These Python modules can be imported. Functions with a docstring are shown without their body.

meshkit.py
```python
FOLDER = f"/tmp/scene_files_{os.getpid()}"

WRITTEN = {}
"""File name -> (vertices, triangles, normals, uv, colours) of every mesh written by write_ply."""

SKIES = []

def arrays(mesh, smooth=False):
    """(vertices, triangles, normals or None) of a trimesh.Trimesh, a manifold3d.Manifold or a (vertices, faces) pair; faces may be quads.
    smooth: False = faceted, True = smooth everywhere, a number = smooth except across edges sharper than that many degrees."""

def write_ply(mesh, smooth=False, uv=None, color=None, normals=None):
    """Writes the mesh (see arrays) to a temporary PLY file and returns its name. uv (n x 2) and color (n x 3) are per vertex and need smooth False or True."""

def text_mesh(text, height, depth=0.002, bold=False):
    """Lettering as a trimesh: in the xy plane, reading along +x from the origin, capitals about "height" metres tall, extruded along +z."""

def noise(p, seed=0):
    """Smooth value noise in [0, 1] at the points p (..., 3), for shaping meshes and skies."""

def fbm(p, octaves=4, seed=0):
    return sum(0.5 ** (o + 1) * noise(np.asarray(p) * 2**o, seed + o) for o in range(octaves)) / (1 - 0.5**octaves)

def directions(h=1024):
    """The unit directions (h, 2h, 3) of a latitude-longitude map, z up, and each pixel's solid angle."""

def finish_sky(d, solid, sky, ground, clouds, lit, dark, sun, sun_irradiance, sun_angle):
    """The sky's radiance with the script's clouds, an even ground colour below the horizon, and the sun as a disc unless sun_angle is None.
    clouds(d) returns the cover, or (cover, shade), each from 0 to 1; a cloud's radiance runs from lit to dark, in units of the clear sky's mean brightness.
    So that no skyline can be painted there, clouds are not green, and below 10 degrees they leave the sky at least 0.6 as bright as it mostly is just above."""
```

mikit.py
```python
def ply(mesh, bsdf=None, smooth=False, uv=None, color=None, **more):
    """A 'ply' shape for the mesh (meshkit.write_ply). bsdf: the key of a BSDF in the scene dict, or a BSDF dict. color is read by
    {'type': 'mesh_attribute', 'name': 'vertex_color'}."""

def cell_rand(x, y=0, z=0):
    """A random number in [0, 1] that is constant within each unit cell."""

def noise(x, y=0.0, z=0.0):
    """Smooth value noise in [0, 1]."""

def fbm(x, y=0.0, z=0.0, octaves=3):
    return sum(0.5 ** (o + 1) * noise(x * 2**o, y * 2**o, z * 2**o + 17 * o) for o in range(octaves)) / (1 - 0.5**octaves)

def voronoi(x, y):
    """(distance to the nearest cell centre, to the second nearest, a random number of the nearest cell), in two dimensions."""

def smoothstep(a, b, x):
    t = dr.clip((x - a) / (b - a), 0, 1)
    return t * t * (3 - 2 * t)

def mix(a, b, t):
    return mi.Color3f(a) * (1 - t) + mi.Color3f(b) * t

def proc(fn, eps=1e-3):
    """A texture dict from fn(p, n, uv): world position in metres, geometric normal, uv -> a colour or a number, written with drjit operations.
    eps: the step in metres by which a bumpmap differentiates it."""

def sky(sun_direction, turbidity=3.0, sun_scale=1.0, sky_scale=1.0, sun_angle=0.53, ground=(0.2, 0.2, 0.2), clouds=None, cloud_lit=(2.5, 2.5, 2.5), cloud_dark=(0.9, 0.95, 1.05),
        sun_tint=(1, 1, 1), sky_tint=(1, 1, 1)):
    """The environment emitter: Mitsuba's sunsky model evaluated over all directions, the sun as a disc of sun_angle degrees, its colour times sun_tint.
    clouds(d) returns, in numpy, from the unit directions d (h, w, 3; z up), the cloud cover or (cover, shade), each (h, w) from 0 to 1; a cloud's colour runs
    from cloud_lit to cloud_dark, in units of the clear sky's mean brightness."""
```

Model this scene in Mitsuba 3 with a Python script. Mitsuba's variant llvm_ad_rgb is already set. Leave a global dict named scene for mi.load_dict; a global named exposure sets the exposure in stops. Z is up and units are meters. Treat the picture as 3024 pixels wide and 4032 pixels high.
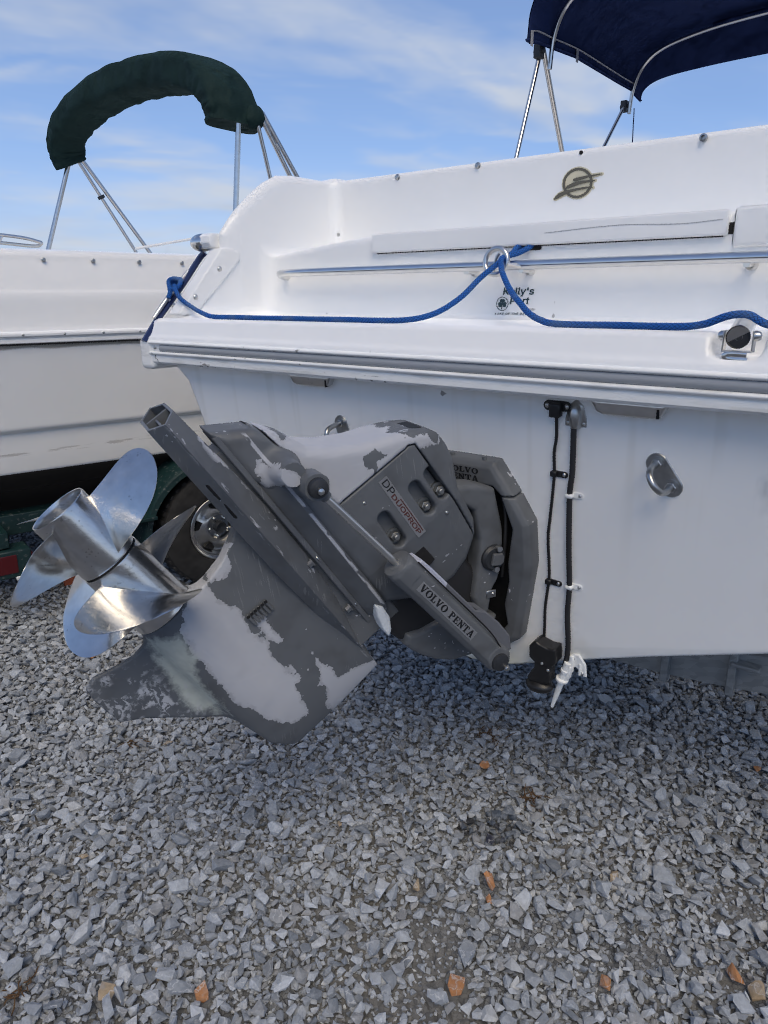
import math
import numpy as np, trimesh, mitsuba as mi, drjit as dr
import mikit, meshkit
from mikit import noise, fbm, voronoi, smoothstep, mix, proc, ply
import shapely
from shapely.geometry import Polygon, LineString, Point, box as sbox
from shapely import affinity
from shapely.ops import unary_union
from scipy.spatial import ConvexHull

T = mi.ScalarTransform4f
scene, labels = {}, {}

# ------------------------------------------------------------------ camera, sky, exposure
PITCH = math.radians(17.3)
CAM = np.array([0.0, 0.0, 1.6])
scene['camera'] = {'type': 'perspective', 'fov': 56.83, 'fov_axis': 'x', 'near_clip': 0.05, 'far_clip': 400.0,
                   'to_world': T().look_at(origin=CAM.tolist(), target=[0, math.cos(PITCH), 1.6 - math.sin(PITCH)], up=[0, 0, 1])}


def clouds(d):
    x, y, z = d[..., 0], d[..., 1], np.clip(d[..., 2], 0.0, 1)
    k = 1 / (z + 0.16)
    p = np.stack([x * k * 1.0 + 0.55 * y * k, y * k * 1.9 - 0.75 * x * k, 0 * x + 3.0], -1)
    warp = meshkit.fbm(p * 1.3 + 7, 3, 5)[..., None] - 0.5
    wisp = meshkit.fbm(p * 1.7 + 1.6 * warp, 6, 11)
    big = meshkit.fbm(p * 0.55 + 3, 3, 23)
    low = np.clip(1 - z / 0.30, 0, 1)
    cover = np.clip((wisp - 0.515 + 0.16 * (big - 0.5) + 0.22 * low) * 3.2, 0, 1) ** 1.5 * 0.85
    haze = 0.80 * np.clip(1 - z / 0.17, 0, 1) ** 1.3
    cover = 1 - (1 - cover) * (1 - haze) * (1 - 0.17)
    shade = np.clip((meshkit.fbm(p * 2.1 + 31, 4, 9) - 0.5) * 1.6, 0, 0.35)
    return cover, shade


SUN = (0.04, -0.76, 0.98)
scene['sky'] = mikit.sky(SUN, turbidity=2.6, sun_scale=0.33, sky_scale=0.86, sun_angle=40, clouds=clouds,
                         cloud_lit=(1.9, 2.05, 2.3), cloud_dark=(1.35, 1.5, 1.8), sky_tint=(0.82, 0.95, 1.16), sun_tint=(0.98, 1.0, 0.98))
exposure = 2.0

# ------------------------------------------------------------------ frames (metres): boat (s starboard, f forward, z up), drive (a along the shafts, d down the leg, w starboard)
ES = np.array([.788, -.616, .008]); ES /= np.linalg.norm(ES)
EF = np.array([.616, .788, 0.]); EF -= ES * (EF @ ES); EF /= np.linalg.norm(EF)
EZ = np.cross(ES, EF)
BO = np.array([.1082, 1.7922, 1.4302])
SC = 0.06
RAKE = math.radians(6)


def mat(x, y, z, o):
    m = np.eye(4)
    m[:3, 0], m[:3, 1], m[:3, 2], m[:3, 3] = x, y, z, o
    return m


MB = mat(ES, EF, EZ, BO)
NT = EF * math.cos(RAKE) + EZ * math.sin(RAKE)                    # into the hull
UT = np.cross(ES, NT) * 1.0                                         # up along the transom
TO = BO + EF * .07 - EZ * .10
MT = mat(ES, UT, -NT, TO)                                           # transom frame: x starboard, y up, z aft (proud)
PIV = BO + ES * .07 - EF * .08 - EZ * .45
AZ, TILT = math.radians(65), math.radians(54.7)
FH = np.array([math.sin(AZ), math.cos(AZ), 0.]); UP = np.array([0, 0, 1.])
DW = np.array([math.cos(AZ), -math.sin(AZ), 0.])
DA = FH * math.cos(TILT) - UP * math.sin(TILT)
DD = -UP * math.cos(TILT) - FH * math.sin(TILT)
MD = mat(DA, DD, DW, PIV)                                           # left-handed: bake() flips the faces
MS = mat(FH, UP, DW, PIV)                                           # steered frame: h forward, z up, w starboard
B2 = math.radians(38)
E2 = np.array([math.cos(B2), math.sin(B2), 0.]); N2 = np.array([math.sin(B2), -math.cos(B2), 0.])
M2 = mat(E2, N2, UP, np.array([-.99, 3.75, 0.]))                    # second boat: L forward, N towards the camera, z up (left-handed)


def tz(z):
    """transom height z below the rail -> y in the transom frame"""
    return (z + .10) / math.cos(RAKE)


def bake(mesh, M):
    v, f = np.asarray(mesh.vertices, float), np.asarray(mesh.faces)
    v = v @ M[:3, :3].T + M[:3, 3]
    if np.linalg.det(M[:3, :3]) < 0:
        f = f[:, ::-1]
    return trimesh.Trimesh(v, f, process=False)


count = {}


def key_of(k):
    if k not in count:
        count[k] = 0
        return k
    count[k] += 1
    return f'{k}_{count[k]:03d}'


def put(k, mesh, bsdf, M=None, smooth=35, label=None, cat=None, group=None, kind=None, uv=None):
    k = key_of(k)
    if isinstance(mesh, (list, tuple)):
        mesh = trimesh.util.concatenate(mesh)
    if M is not None:
        mesh = bake(mesh, M)
    scene[k] = ply(mesh, 'mat_' + bsdf, smooth=smooth, uv=uv)
    note(k, label, cat, group, kind)
    return k


def note(k, label=None, cat=None, group=None, kind=None):
    e = {n: v for n, v in (('label', label), ('category', cat), ('group', group), ('kind', kind)) if v}
    if e:
        labels[k] = e
    return k


# ------------------------------------------------------------------ mesh helpers
def tri(v, f):
    return trimesh.Trimesh(np.asarray(v, float), np.asarray(f, int), process=False)


def spline(pts, n=8):
    P = np.asarray(pts, float)
    Q = np.vstack([2 * P[0] - P[1], P, 2 * P[-1] - P[-2]])
    out = []
    for i in range(1, len(Q) - 2):
        t = np.linspace(0, 1, n, endpoint=False)[:, None]
        a, b, c, d = Q[i - 1], Q[i], Q[i + 1], Q[i + 2]
        out.append(.5 * ((2 * b) + (c - a) * t + (2 * a - 5 * b + 4 * c - d) * t ** 2 + (3 * b - a - 3 * c + d) * t ** 3))
    return np.vstack(out + [P[-1:]])


def frames(P):
    t = np.gradient(P, axis=0); t /= np.linalg.norm(t, axis=1, keepdims=True) + 1e-12
    a = np.cross(t[0], [0, 0, 1.]) if abs(t[0][2]) < .9 else np.cross(t[0], [1., 0, 0])
    a /= np.linalg.norm(a); A = []
    for i in range(len(P)):
        a = a - t[i] * (a @ t[i]); a /= np.linalg.norm(a); A.append(a)
    A = np.array(A)
    return t, A, np.cross(t, A)


def tube(path, r, sides=14, cap=True, flat=1.0, uv=False):
    P = np.asarray(path, float)
    t, A, Bn = frames(P)
    r = np.broadcast_to(np.asarray(r, float), (len(P),))
    ang = np.arange(sides) * 2 * np.pi / sides
    v = P[:, None] + r[:, None, None] * (np.cos(ang)[None, :, None] * A[:, None] + flat * np.sin(ang)[None, :, None] * Bn[:, None])
    n = len(P)
    i, j = np.meshgrid(np.arange(n - 1), np.arange(sides), indexing='ij')
    a, b = i * sides + j, i * sides + (j + 1) % sides
    q = np.stack([a, b, b + sides, a + sides], -1).reshape(-1, 4)
    f = np.vstack([q[:, [0, 1, 2]], q[:, [0, 2, 3]]])
    V = v.reshape(-1, 3)
    if cap:
        V = np.vstack([V, P[:1], P[-1:]])
        k = np.arange(sides)
        f = np.vstack([f, np.stack([(k + 1) % sides, k, k * 0 + n * sides], 1), np.stack([(n - 1) * sides + k, (n - 1) * sides + (k + 1) % sides, k * 0 + n * sides + 1], 1)])
    return tri(V, f)


def loft(rings, cap=True, closed=True):
    """rings: list of (n,3) arrays of equal length"""
    R = np.asarray(rings, float); m, n = R.shape[:2]
    i, j = np.meshgrid(np.arange(m - 1), np.arange(n if closed else n - 1), indexing='ij')
    a, b = i * n + j, i * n + (j + 1) % n
    q = np.stack([a, b, b + n, a + n], -1).reshape(-1, 4)
    f = [q[:, [0, 1, 2]], q[:, [0, 2, 3]]]
    V = R.reshape(-1, 3)
    if cap:
        c = np.vstack([R[0].mean(0), R[-1].mean(0)]); V = np.vstack([V, c]); k = np.arange(n)
        f += [np.stack([(k + 1) % n, k, k * 0 + m * n], 1), np.stack([(m - 1) * n + k, (m - 1) * n + (k + 1) % n, k * 0 + m * n + 1], 1)]
    return tri(V, np.vstack(f))


def fix(m):
    m = m.copy(); m.merge_vertices(); trimesh.repair.fix_normals(m); return m


def lathe(prof, sides=32, cap=False):
    """prof: (r, z) list, about z"""
    p = np.asarray(prof, float); ang = np.arange(sides) * 2 * np.pi / sides
    rings = [np.stack([r * np.cos(ang), r * np.sin(ang), 0 * ang + z], 1) for r, z in p]
    return loft(rings, cap=cap)


def prism(poly, z0, z1, bevel=0.0):
    """shapely polygon or point list in xy, extruded z0..z1, its edges bevelled"""
    g = poly if hasattr(poly, 'geom_type') else Polygon(poly)
    if not g.is_valid:
        g = g.buffer(0)
    parts = []
    for q in getattr(g, 'geoms', [g]):
        q = shapely.geometry.polygon.orient(q)
        if bevel <= 0 or q.interiors:
            m = trimesh.creation.extrude_polygon(q, z1 - z0, engine='earcut'); m.apply_translation([0, 0, z0]); parts.append(m); continue
        P = np.array(q.exterior.coords)[:-1]
        e = np.roll(P, -1, 0) - P; e /= np.linalg.norm(e, axis=1, keepdims=True) + 1e-12
        n1 = np.stack([e[:, 1], -e[:, 0]], 1); n0 = np.roll(n1, 1, 0)
        mid = n0 + n1; mid /= np.maximum((mid * n1).sum(1, keepdims=True), .35)
        In = P - mid * bevel
        z = lambda A, h: np.column_stack([A, np.full(len(A), h)])
        rings = [z(In, z0), z(P, z0 + bevel), z(P, z1 - bevel), z(In, z1)]
        m = loft(rings, cap=False)
        cv, cf = trimesh.creation.triangulate_polygon(Polygon(In).buffer(0), engine='earcut')
        parts += [m, tri(z(np.asarray(cv), z1), cf), tri(z(np.asarray(cv), z0), np.asarray(cf)[:, ::-1])]
    return trimesh.util.concatenate(parts)


def rbox(lo, hi, r=.004):
    lo, hi = np.array(lo, float), np.array(hi, float)
    pts = []
    for c in np.ndindex(2, 2, 2):
        base = np.where(c, hi, lo); sg = np.where(c, -1, 1)
        for k in range(3):
            o = sg * r; o[k] = 0
            pts.append(base + o)
        pts.append(base + sg * r * .36)
    return trimesh.convex.convex_hull(np.array(pts))


def hexbolt(R, h, nutR=None):
    """bolt head with washer, about z, from z=0"""
    a = np.arange(6) * np.pi / 3
    return [lathe([(0, 0), (R * 1.45, 0), (R * 1.45, h * .18), (0, h * .18)], 18), prism([(R * math.cos(x), R * math.sin(x)) for x in a], h * .18, h * .7, R * .12),
            lathe([(R * .55, h * .69), (R * .55, h * .95), (R * .4, h), (0, h)], 14)]


def at(mesh, o, x=(1, 0, 0), y=(0, 1, 0), z=(0, 0, 1)):
    if isinstance(mesh, list):
        mesh = trimesh.util.concatenate(mesh)
    return bake(mesh, mat(x, y, z, o))


def axis_to(o, n):
    n = np.array(n, float); n /= np.linalg.norm(n)
    x = np.cross([0, 0, 1.], n) if abs(n[2]) < .9 else np.cross([1., 0, 0], n)
    x /= np.linalg.norm(x)
    return mat(x, np.cross(n, x), n, o)


def screw(R):
    """pan head with a cross slot left as a dimple ring"""
    return lathe([(0, R * .42), (R * .3, R * .40), (R * .32, R * .47), (R * .7, R * .36), (R, 0), (R, -.002), (0, -.002)], 14)


# --- signed distances and surface nets
def sdpoly(x, y, poly):
    P = np.asarray(poly, float)
    d = np.full(x.shape, 1e9); s = np.ones(x.shape)
    for i in range(len(P)):
        j = i - 1
        ex, ey = P[j, 0] - P[i, 0], P[j, 1] - P[i, 1]
        wx, wy = x - P[i, 0], y - P[i, 1]
        t = np.clip((wx * ex + wy * ey) / (ex * ex + ey * ey), 0, 1)
        d = np.minimum(d, (wx - ex * t) ** 2 + (wy - ey * t) ** 2)
        c1, c2, c3 = y >= P[i, 1], y < P[j, 1], ex * wy > ey * wx
        s = np.where((c1 & c2 & c3) | (~c1 & ~c2 & ~c3), -s, s)
    return s * np.sqrt(d)


def ext2(d2, w, hw, r=0.0):
    a, b = d2 + r, np.abs(w) - hw + r
    return np.minimum(np.maximum(a, b), 0) + np.hypot(np.maximum(a, 0), np.maximum(b, 0)) - r


def smin(a, b, k):
    h = np.clip(.5 + .5 * (b - a) / k, 0, 1)
    return b + (a - b) * h - k * h * (1 - h)


def smax(a, b, k):
    return -smin(-a, -b, k)


def sbx(P, lo, hi, r):
    c, h = (np.array(lo) + hi) / 2, (np.array(hi) - lo) / 2 - r
    q = np.abs(P - c) - h
    return np.minimum(q.max(-1), 0) + np.linalg.norm(np.maximum(q, 0), axis=-1) - r


def sell(P, c, r):
    q = (P - np.array(c)) / np.array(r)
    k = np.linalg.norm(q, axis=-1)
    return (k - 1) * min(r)


def surfnet(F, lo, hi, h, newton=2):
    lo, hi = np.array(lo, float), np.array(hi, float)
    n = np.ceil((hi - lo) / h).astype(int) + 1
    ax = [lo[k] + h * np.arange(n[k]) for k in range(3)]
    G = np.stack(np.meshgrid(*ax, indexing='ij'), -1).reshape(-1, 3)
    v = np.concatenate([F(G[i:i + 400000]) for i in range(0, len(G), 400000)]).reshape(n)
    s = v < 0
    c = sum(s[i:n[0] - 1 + i, j:n[1] - 1 + j, k:n[2] - 1 + k].astype(int) for i, j, k in np.ndindex(2, 2, 2))
    cells = np.argwhere((c > 0) & (c < 8)); ids = -np.ones(c.shape, int); ids[tuple(cells.T)] = np.arange(len(cells))
    acc, num = np.zeros((len(cells), 3)), np.zeros(len(cells))
    for a in range(3):
        o = [k for k in range(3) if k != a]
        for i, j in np.ndindex(2, 2):
            p = np.zeros(3, int); p[o[0]], p[o[1]] = i, j
            q = p.copy(); q[a] = 1
            va, vb = v[tuple((cells + p).T)], v[tuple((cells + q).T)]
            m = (va < 0) != (vb < 0)
            t = np.where(m, va / np.where(m, va - vb, 1), 0)
            pos = np.tile(p.astype(float), (len(cells), 1)); pos[:, a] += t
            acc[m] += pos[m]; num[m] += 1
    V = lo + h * (cells + acc / num[:, None])
    quads = []
    for a in range(3):
        b, d = (a + 1) % 3, (a + 2) % 3
        sl0, sl1 = [slice(None)] * 3, [slice(None)] * 3
        sl0[a], sl1[a] = slice(0, -1), slice(1, None)
        e = np.argwhere(s[tuple(sl0)] != s[tuple(sl1)])
        e = e[(e[:, b] > 0) & (e[:, d] > 0) & (e[:, b] < n[b] - 1) & (e[:, d] < n[d] - 1)]
        inside = s[tuple(e.T)]
        q = []
        for ob, od in ((0, 0), (-1, 0), (-1, -1), (0, -1)):
            k = e.copy(); k[:, b] += ob; k[:, d] += od
            q.append(ids[tuple(k.T)])
        q = np.stack(q, 1)
        q[~inside] = q[~inside][:, ::-1]
        quads.append(q)
    q = np.vstack(quads)
    q = q[(q >= 0).all(1)]
    for _ in range(newton):
        f0 = F(V); e = h * .2
        g = np.stack([(F(V + np.eye(3)[k] * e) - F(V - np.eye(3)[k] * e)) / (2 * e) for k in range(3)], 1)
        st = f0[:, None] * g / np.maximum((g * g).sum(1, keepdims=True), .05)
        L = np.linalg.norm(st, axis=1, keepdims=True)
        V = V - st * np.minimum(1, .5 * h / np.maximum(L, 1e-12))
    return fixw(tri(V, np.vstack([q[:, [0, 1, 2]], q[:, [0, 2, 3]]])))


def fixw(m):
    if m.volume < 0:
        m = tri(m.vertices, m.faces[:, ::-1])
    return m


# ------------------------------------------------------------------ materials
def rgb(*c):
    return {'type': 'rgb', 'value': list(c if len(c) > 1 else c * 3)}


def P_(color, rough=.5, metal=0.0, spec=.5, two=True, **kw):
    b = {'type': 'principled', 'base_color': color if isinstance(color, dict) else rgb(*color), 'roughness': rough if isinstance(rough, dict) else float(rough), 'metallic': float(metal), **kw}
    if metal == 0:
        b['specular'] = float(spec)
    return {'type': 'twosided', 'bsdf': b} if two else b


def lc(p, M):
    """world point -> coordinates in frame M (orthonormal columns)"""
    x, y, z = p.x - float(M[0, 3]), p.y - float(M[1, 3]), p.z - float(M[2, 3])
    return [x * float(M[0, k]) + y * float(M[1, k]) + z * float(M[2, k]) for k in range(3)]


def gel_hull(p, n, uv):
    s, f, z = lc(p, MB)
    c = mix((.80, .80, .79), (.76, .765, .76), fbm(s * 3, f * 3, z * 3))
    st = smoothstep(.20, 0.0, dr.sqrt(dr.square((s - .15) * 1.0) + dr.square((z + .86) * 1.5)) + .06 * (fbm(s * 30, z * 30, f * 30) - .5))
    c = mix(c, (.62, .57, .36), st * .75)
    sc = smoothstep(.13, 0.0, dr.sqrt(dr.square((s - .40) * 1.6) + dr.square((z + .73) * 2.2)) + .05 * (noise(s * 40, z * 40, f * 40) - .5))
    c = mix(c, (.60, .58, .49), sc * .45)
    drip = smoothstep(.56, .80, fbm(s * 28, z * 1.6, 5., octaves=3)) * smoothstep(-.62, -.10, z)
    c = mix(c, (.60, .585, .54), drip * .30)
    speck = smoothstep(.885, .91, noise(s * 75, z * 60, f * 60) * .55 + .45 * noise(s * 13 + 5, z * 13, f * 13))
    c = mix(c, (.16, .16, .16), speck * .8)
    sm = smoothstep(.62, .85, fbm(s * 22 + 3, z * 9, f * 20, octaves=4)) * smoothstep(.62, .72, s) * smoothstep(.10, .05, dr.abs(z + .19))
    return mix(c, (.4, .42, .44), sm * .5)


def gel_deck(p, n, uv):
    s, f, z = lc(p, MB)
    c = mix((.82, .82, .81), (.78, .785, .78), fbm(s * 3, f * 3, z * 3))
    speck = smoothstep(.89, .92, noise(s * 60, z * 50, f * 50) * .55 + .45 * noise(s * 11 + 5, z * 9, f * 9))
    return mix(c, (.22, .21, .2), speck * .7)


def gel_rail(p, n, uv):
    s, f, z = lc(p, MB)
    g = smoothstep(.58, .8, fbm(s * 9, z * 60, f * 30, octaves=4))
    c = mix((.76, .76, .745), (.50, .49, .46), g * .6)
    sp = smoothstep(.80, .86, noise(s * 90, z * 160, f * 100) * .6 + .4 * noise(s * 7, z * 20, 3.0))
    c = mix(c, (.10, .09, .08), sp * .8)
    cr = smoothstep(.0035, .0015, dr.abs((s + 1.125) + (z + .045) * .8 + .012 * (noise(z * 150, s * 30, 1.0) - .5))) * smoothstep(-.062, -.055, z) * smoothstep(-.015, -.03, z)
    return mix(c, (.04, .035, .03), cr)


def gel_two(p, n, uv):
    l, nn, z = lc(p, M2)
    c = mix((.79, .78, .755), (.75, .74, .715), fbm(l * 3, z * 5, nn * 3))
    scuff = smoothstep(.5, .75, fbm(l * 14, z * 120, 2.0, octaves=4)) * smoothstep(.014, .004, dr.abs(z - .875 - .012 * l + .01 * (noise(l * 3, 1., 2.) - .5)))
    c = mix(c, (.40, .38, .35), scuff * .7)
    st = smoothstep(1.368, 1.362, z) * smoothstep(1.350, 1.360, z + .008 * noise(l * 9, 3., 1.))
    return mix(c, (.20, .17, .11), st * .75)


# paint of the stern drive, with peeled patches that have shapes of their own (drive coordinates a, d)
PEEL = [
    [(-.357, .481), (-.346, .452), (-.313, .462), (-.278, .453), (-.235, .441), (-.184, .457), (-.138, .449), (-.075, .454), (-.005, .448), (.011, .465), (.095, .492), (.07, .538), (.013, .559), (-.033, .572), (-.084, .589), (-.167, .587), (-.21, .572), (-.259, .569), (-.305, .554), (-.334, .534)],
    [(-.345, .45), (-.39, .37), (-.37, .359), (-.354, .376), (-.311, .396), (-.329, .429)],
    [(-.196, .435), (-.193, .407), (-.154, .416), (-.114, .419), (-.114, .429), (-.149, .437)],
    [(-.045, .386), (.008, .386), (.067, .382), (.075, .348), (.092, .306), (.114, .287), (.17, .30), (.17, .45), (.129, .457), (.064, .421), (.031, .408)],
    [(-.492, .136), (-.545, .12), (-.56, .156), (-.52, .162), (-.477, .153), (-.414, .146), (-.353, .142), (-.290, .133), (-.285, .11), (-.285, .022), (-.284, -.068), (-.27, -.110), (-.243, -.150), (-.30, -.19), (-.40, -.02), (-.47, .09)],
    [(-.489, .202), (-.46, .173), (-.433, .157), (-.40, .17), (-.437, .223), (-.482, .227)],
]
ISLE = [(-.352, .024), (-.342, -.013), (-.315, -.029), (-.318, 0.0), (-.29, .025), (-.311, .023), (-.331, .031)]
ISLE2 = [(-.34, -.07), (-.30, -.152), (-.26, -.16), (-.25, -.14), (-.285, -.128), (-.315, -.085)]
BARE = [(-.331, .619), (-.303, .568), (-.236, .579), (-.203, .607), (-.139, .609), (-.059, .627), (-.116, .674), (-.194, .660), (-.272, .645)]
SCRATCH = [(-.34, .776), (-.30, .69), (-.188, .655), (-.10, .66), (-.14, .76), (-.215, .80), (-.30, .80)]


def sdp(x, y, poly):
    d, s = mi.Float(1e9), mi.Float(1)
    for i in range(len(poly)):
        (xi, yi), (xj, yj) = poly[i], poly[i - 1]
        ex, ey = xj - xi, yj - yi
        wx, wy = x - xi, y - yi
        t = dr.clip((wx * ex + wy * ey) / (ex * ex + ey * ey), 0, 1)
        d = dr.minimum(d, dr.square(wx - ex * t) + dr.square(wy - ey * t))
        c1, c2, c3 = y >= yi, y < yj, ex * wy > ey * wx
        s = dr.select((c1 & c2 & c3) | (~c1 & ~c2 & ~c3), -s, s)
    return s * dr.sqrt(d)


def drive_paint(p, n, uv, peel=PEEL):
    a, d, w = lc(p, MD)
    rag = (fbm(a * 45, d * 45, w * 45, octaves=4) - .5) * .030 + (noise(a * 260, d * 260, w * 260) - .5) * .006
    c = mix((.092, .100, .111), (.118, .126, .137), fbm(a * 9, d * 9, w * 9))
    m, halo = mi.Float(0), mi.Float(0)
    for q in peel:
        e = sdp(a, d, q) + rag
        m = dr.maximum(m, smoothstep(.0010, -.0010, e))
        halo = dr.maximum(halo, smoothstep(-.010, -.001, e) * smoothstep(.002, -.001, e))
    m = m * (1 - smoothstep(.001, -.001, sdp(a, d, ISLE) + rag * .9)) * (1 - smoothstep(.001, -.001, sdp(a, d, ISLE2) + rag * .9))
    chips = smoothstep(.815, .825, noise(a * 130, d * 130, w * 130) * .55 + .45 * noise(a * 19, d * 19, w * 19))
    sc = smoothstep(.70, .80, noise(a * 25 + d * 12, d * 420 - a * 210, w * 40)) * smoothstep(.55, .75, fbm(a * 12 + 8, d * 12, w * 12))
    grime = smoothstep(.45, .75, fbm(a * 20, d * 20 + 3, w * 20, octaves=4))
    c = mix(c, (.072, .075, .080), grime * .5)
    c = mix(c, (.20, .205, .21), sc * .6)
    edge = smoothstep(.012, .0, dr.abs(d - .262)) * smoothstep(.60, .66, fbm(a * 30, w * 20, d * 60, octaves=4)) * smoothstep(.02, -.02, a + .25)
    edge = dr.maximum(edge, smoothstep(.010, .0, dr.abs(d - .292)) * smoothstep(.64, .68, fbm(a * 22 + 4, w * 20, d * 90, octaves=4)))
    edge = dr.maximum(edge, smoothstep(.0050, .0025, dr.abs(d - .1885)) * smoothstep(.052, .062, w) * smoothstep(.36, .46, fbm(a * 26, d * 60, 3., octaves=3)))
    m = dr.maximum(m, dr.maximum(chips * .8, edge) * smoothstep(.60, .55, d))
    prim = mix((.42, .43, .46), (.37, .38, .41), fbm(a * 9 + 3, d * 9, w * 9, octaves=4))
    prim = mix(prim, (.47, .48, .50), smoothstep(.62, .88, fbm(a * 60 + d * 40, d * 9 - a * 5, w * 9, octaves=4)) * .35)
    prim = mix(prim, (.26, .265, .285), smoothstep(.62, .88, fbm(a * 15, d * 15, w * 15, octaves=3)) * .22)
    prim = prim * (1 - .30 * halo * noise(a * 80, d * 80, w * 80))
    c = mix(c, prim, m)
    b = smoothstep(.012, -.012, sdp(a, d, BARE) + rag * 1.2)
    c = mix(c, mix((.52, .55, .50), (.34, .37, .34), fbm(a * 50, d * 50, w * 50)), b * .9)
    u, v = a * .97 + d * .22, d * .97 - a * .22
    wq = fbm(a * 30, d * 30, 5., octaves=3)
    line = smoothstep(.58, .76, noise(u * 22 + 4 * wq, v * 260 + 9 * wq, 3.0 + a * 30)) * .8 + smoothstep(.46, .62, fbm(a * 110, d * 110, w * 90, octaves=5))
    sk = smoothstep(.03, -.04, sdp(a, d, SCRATCH) + rag * 2.2)
    return mix(c, (.42, .43, .45), dr.clip(line, 0, 1) * sk * smoothstep(.36, .54, fbm(a * 30, d * 30, 7., octaves=4)))


def drive_paint_core(p, n, uv):
    return drive_paint(p, n, uv, PEEL[5:])


def drive_rough(p, n, uv):
    a, d, w = lc(p, MD)
    return .42 + .18 * fbm(a * 25, d * 25, w * 25)


def grey_cast(p, n, uv):
    c = mix((.092, .099, .108), (.118, .125, .134), fbm(p.x * 11, p.y * 11, p.z * 11))
    chips = smoothstep(.83, .84, noise(p.x * 140, p.y * 140, p.z * 140) * .6 + .4 * noise(p.x * 19, p.y * 19, p.z * 19))
    c = mix(c, (.068, .071, .076), smoothstep(.45, .75, fbm(p.x * 22 + 3, p.y * 22, p.z * 22, octaves=4)) * .5)
    return mix(c, (.40, .40, .43), chips)


def worn_strip(p, n, uv):
    a, d, w = lc(p, MD)
    m = smoothstep(.40, .58, fbm(a * 60, d * 60, w * 60, octaves=4) + 1.2 * smoothstep(.03, -.05, a) - .55)
    return mix((.11, .115, .13), (.40, .42, .50), m)


def steel(lo, hi, k):
    def fn(p, n, uv):
        return mix((lo, lo, lo * .985), (hi, hi, hi * .985), fbm(p.x * k, p.y * k, p.z * k, octaves=4))
    return fn


def steel_warm(p, n, uv):
    c = mix((.56, .545, .52), (.74, .725, .70), fbm(p.x * 55, p.y * 55, p.z * 55, octaves=4))
    sp = smoothstep(.74, .80, noise(p.x * 190, p.y * 190, p.z * 190) * .6 + .4 * noise(p.x * 28, p.y * 28, p.z * 28))
    return mix(c, (.30, .28, .25), sp * .45)


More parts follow.
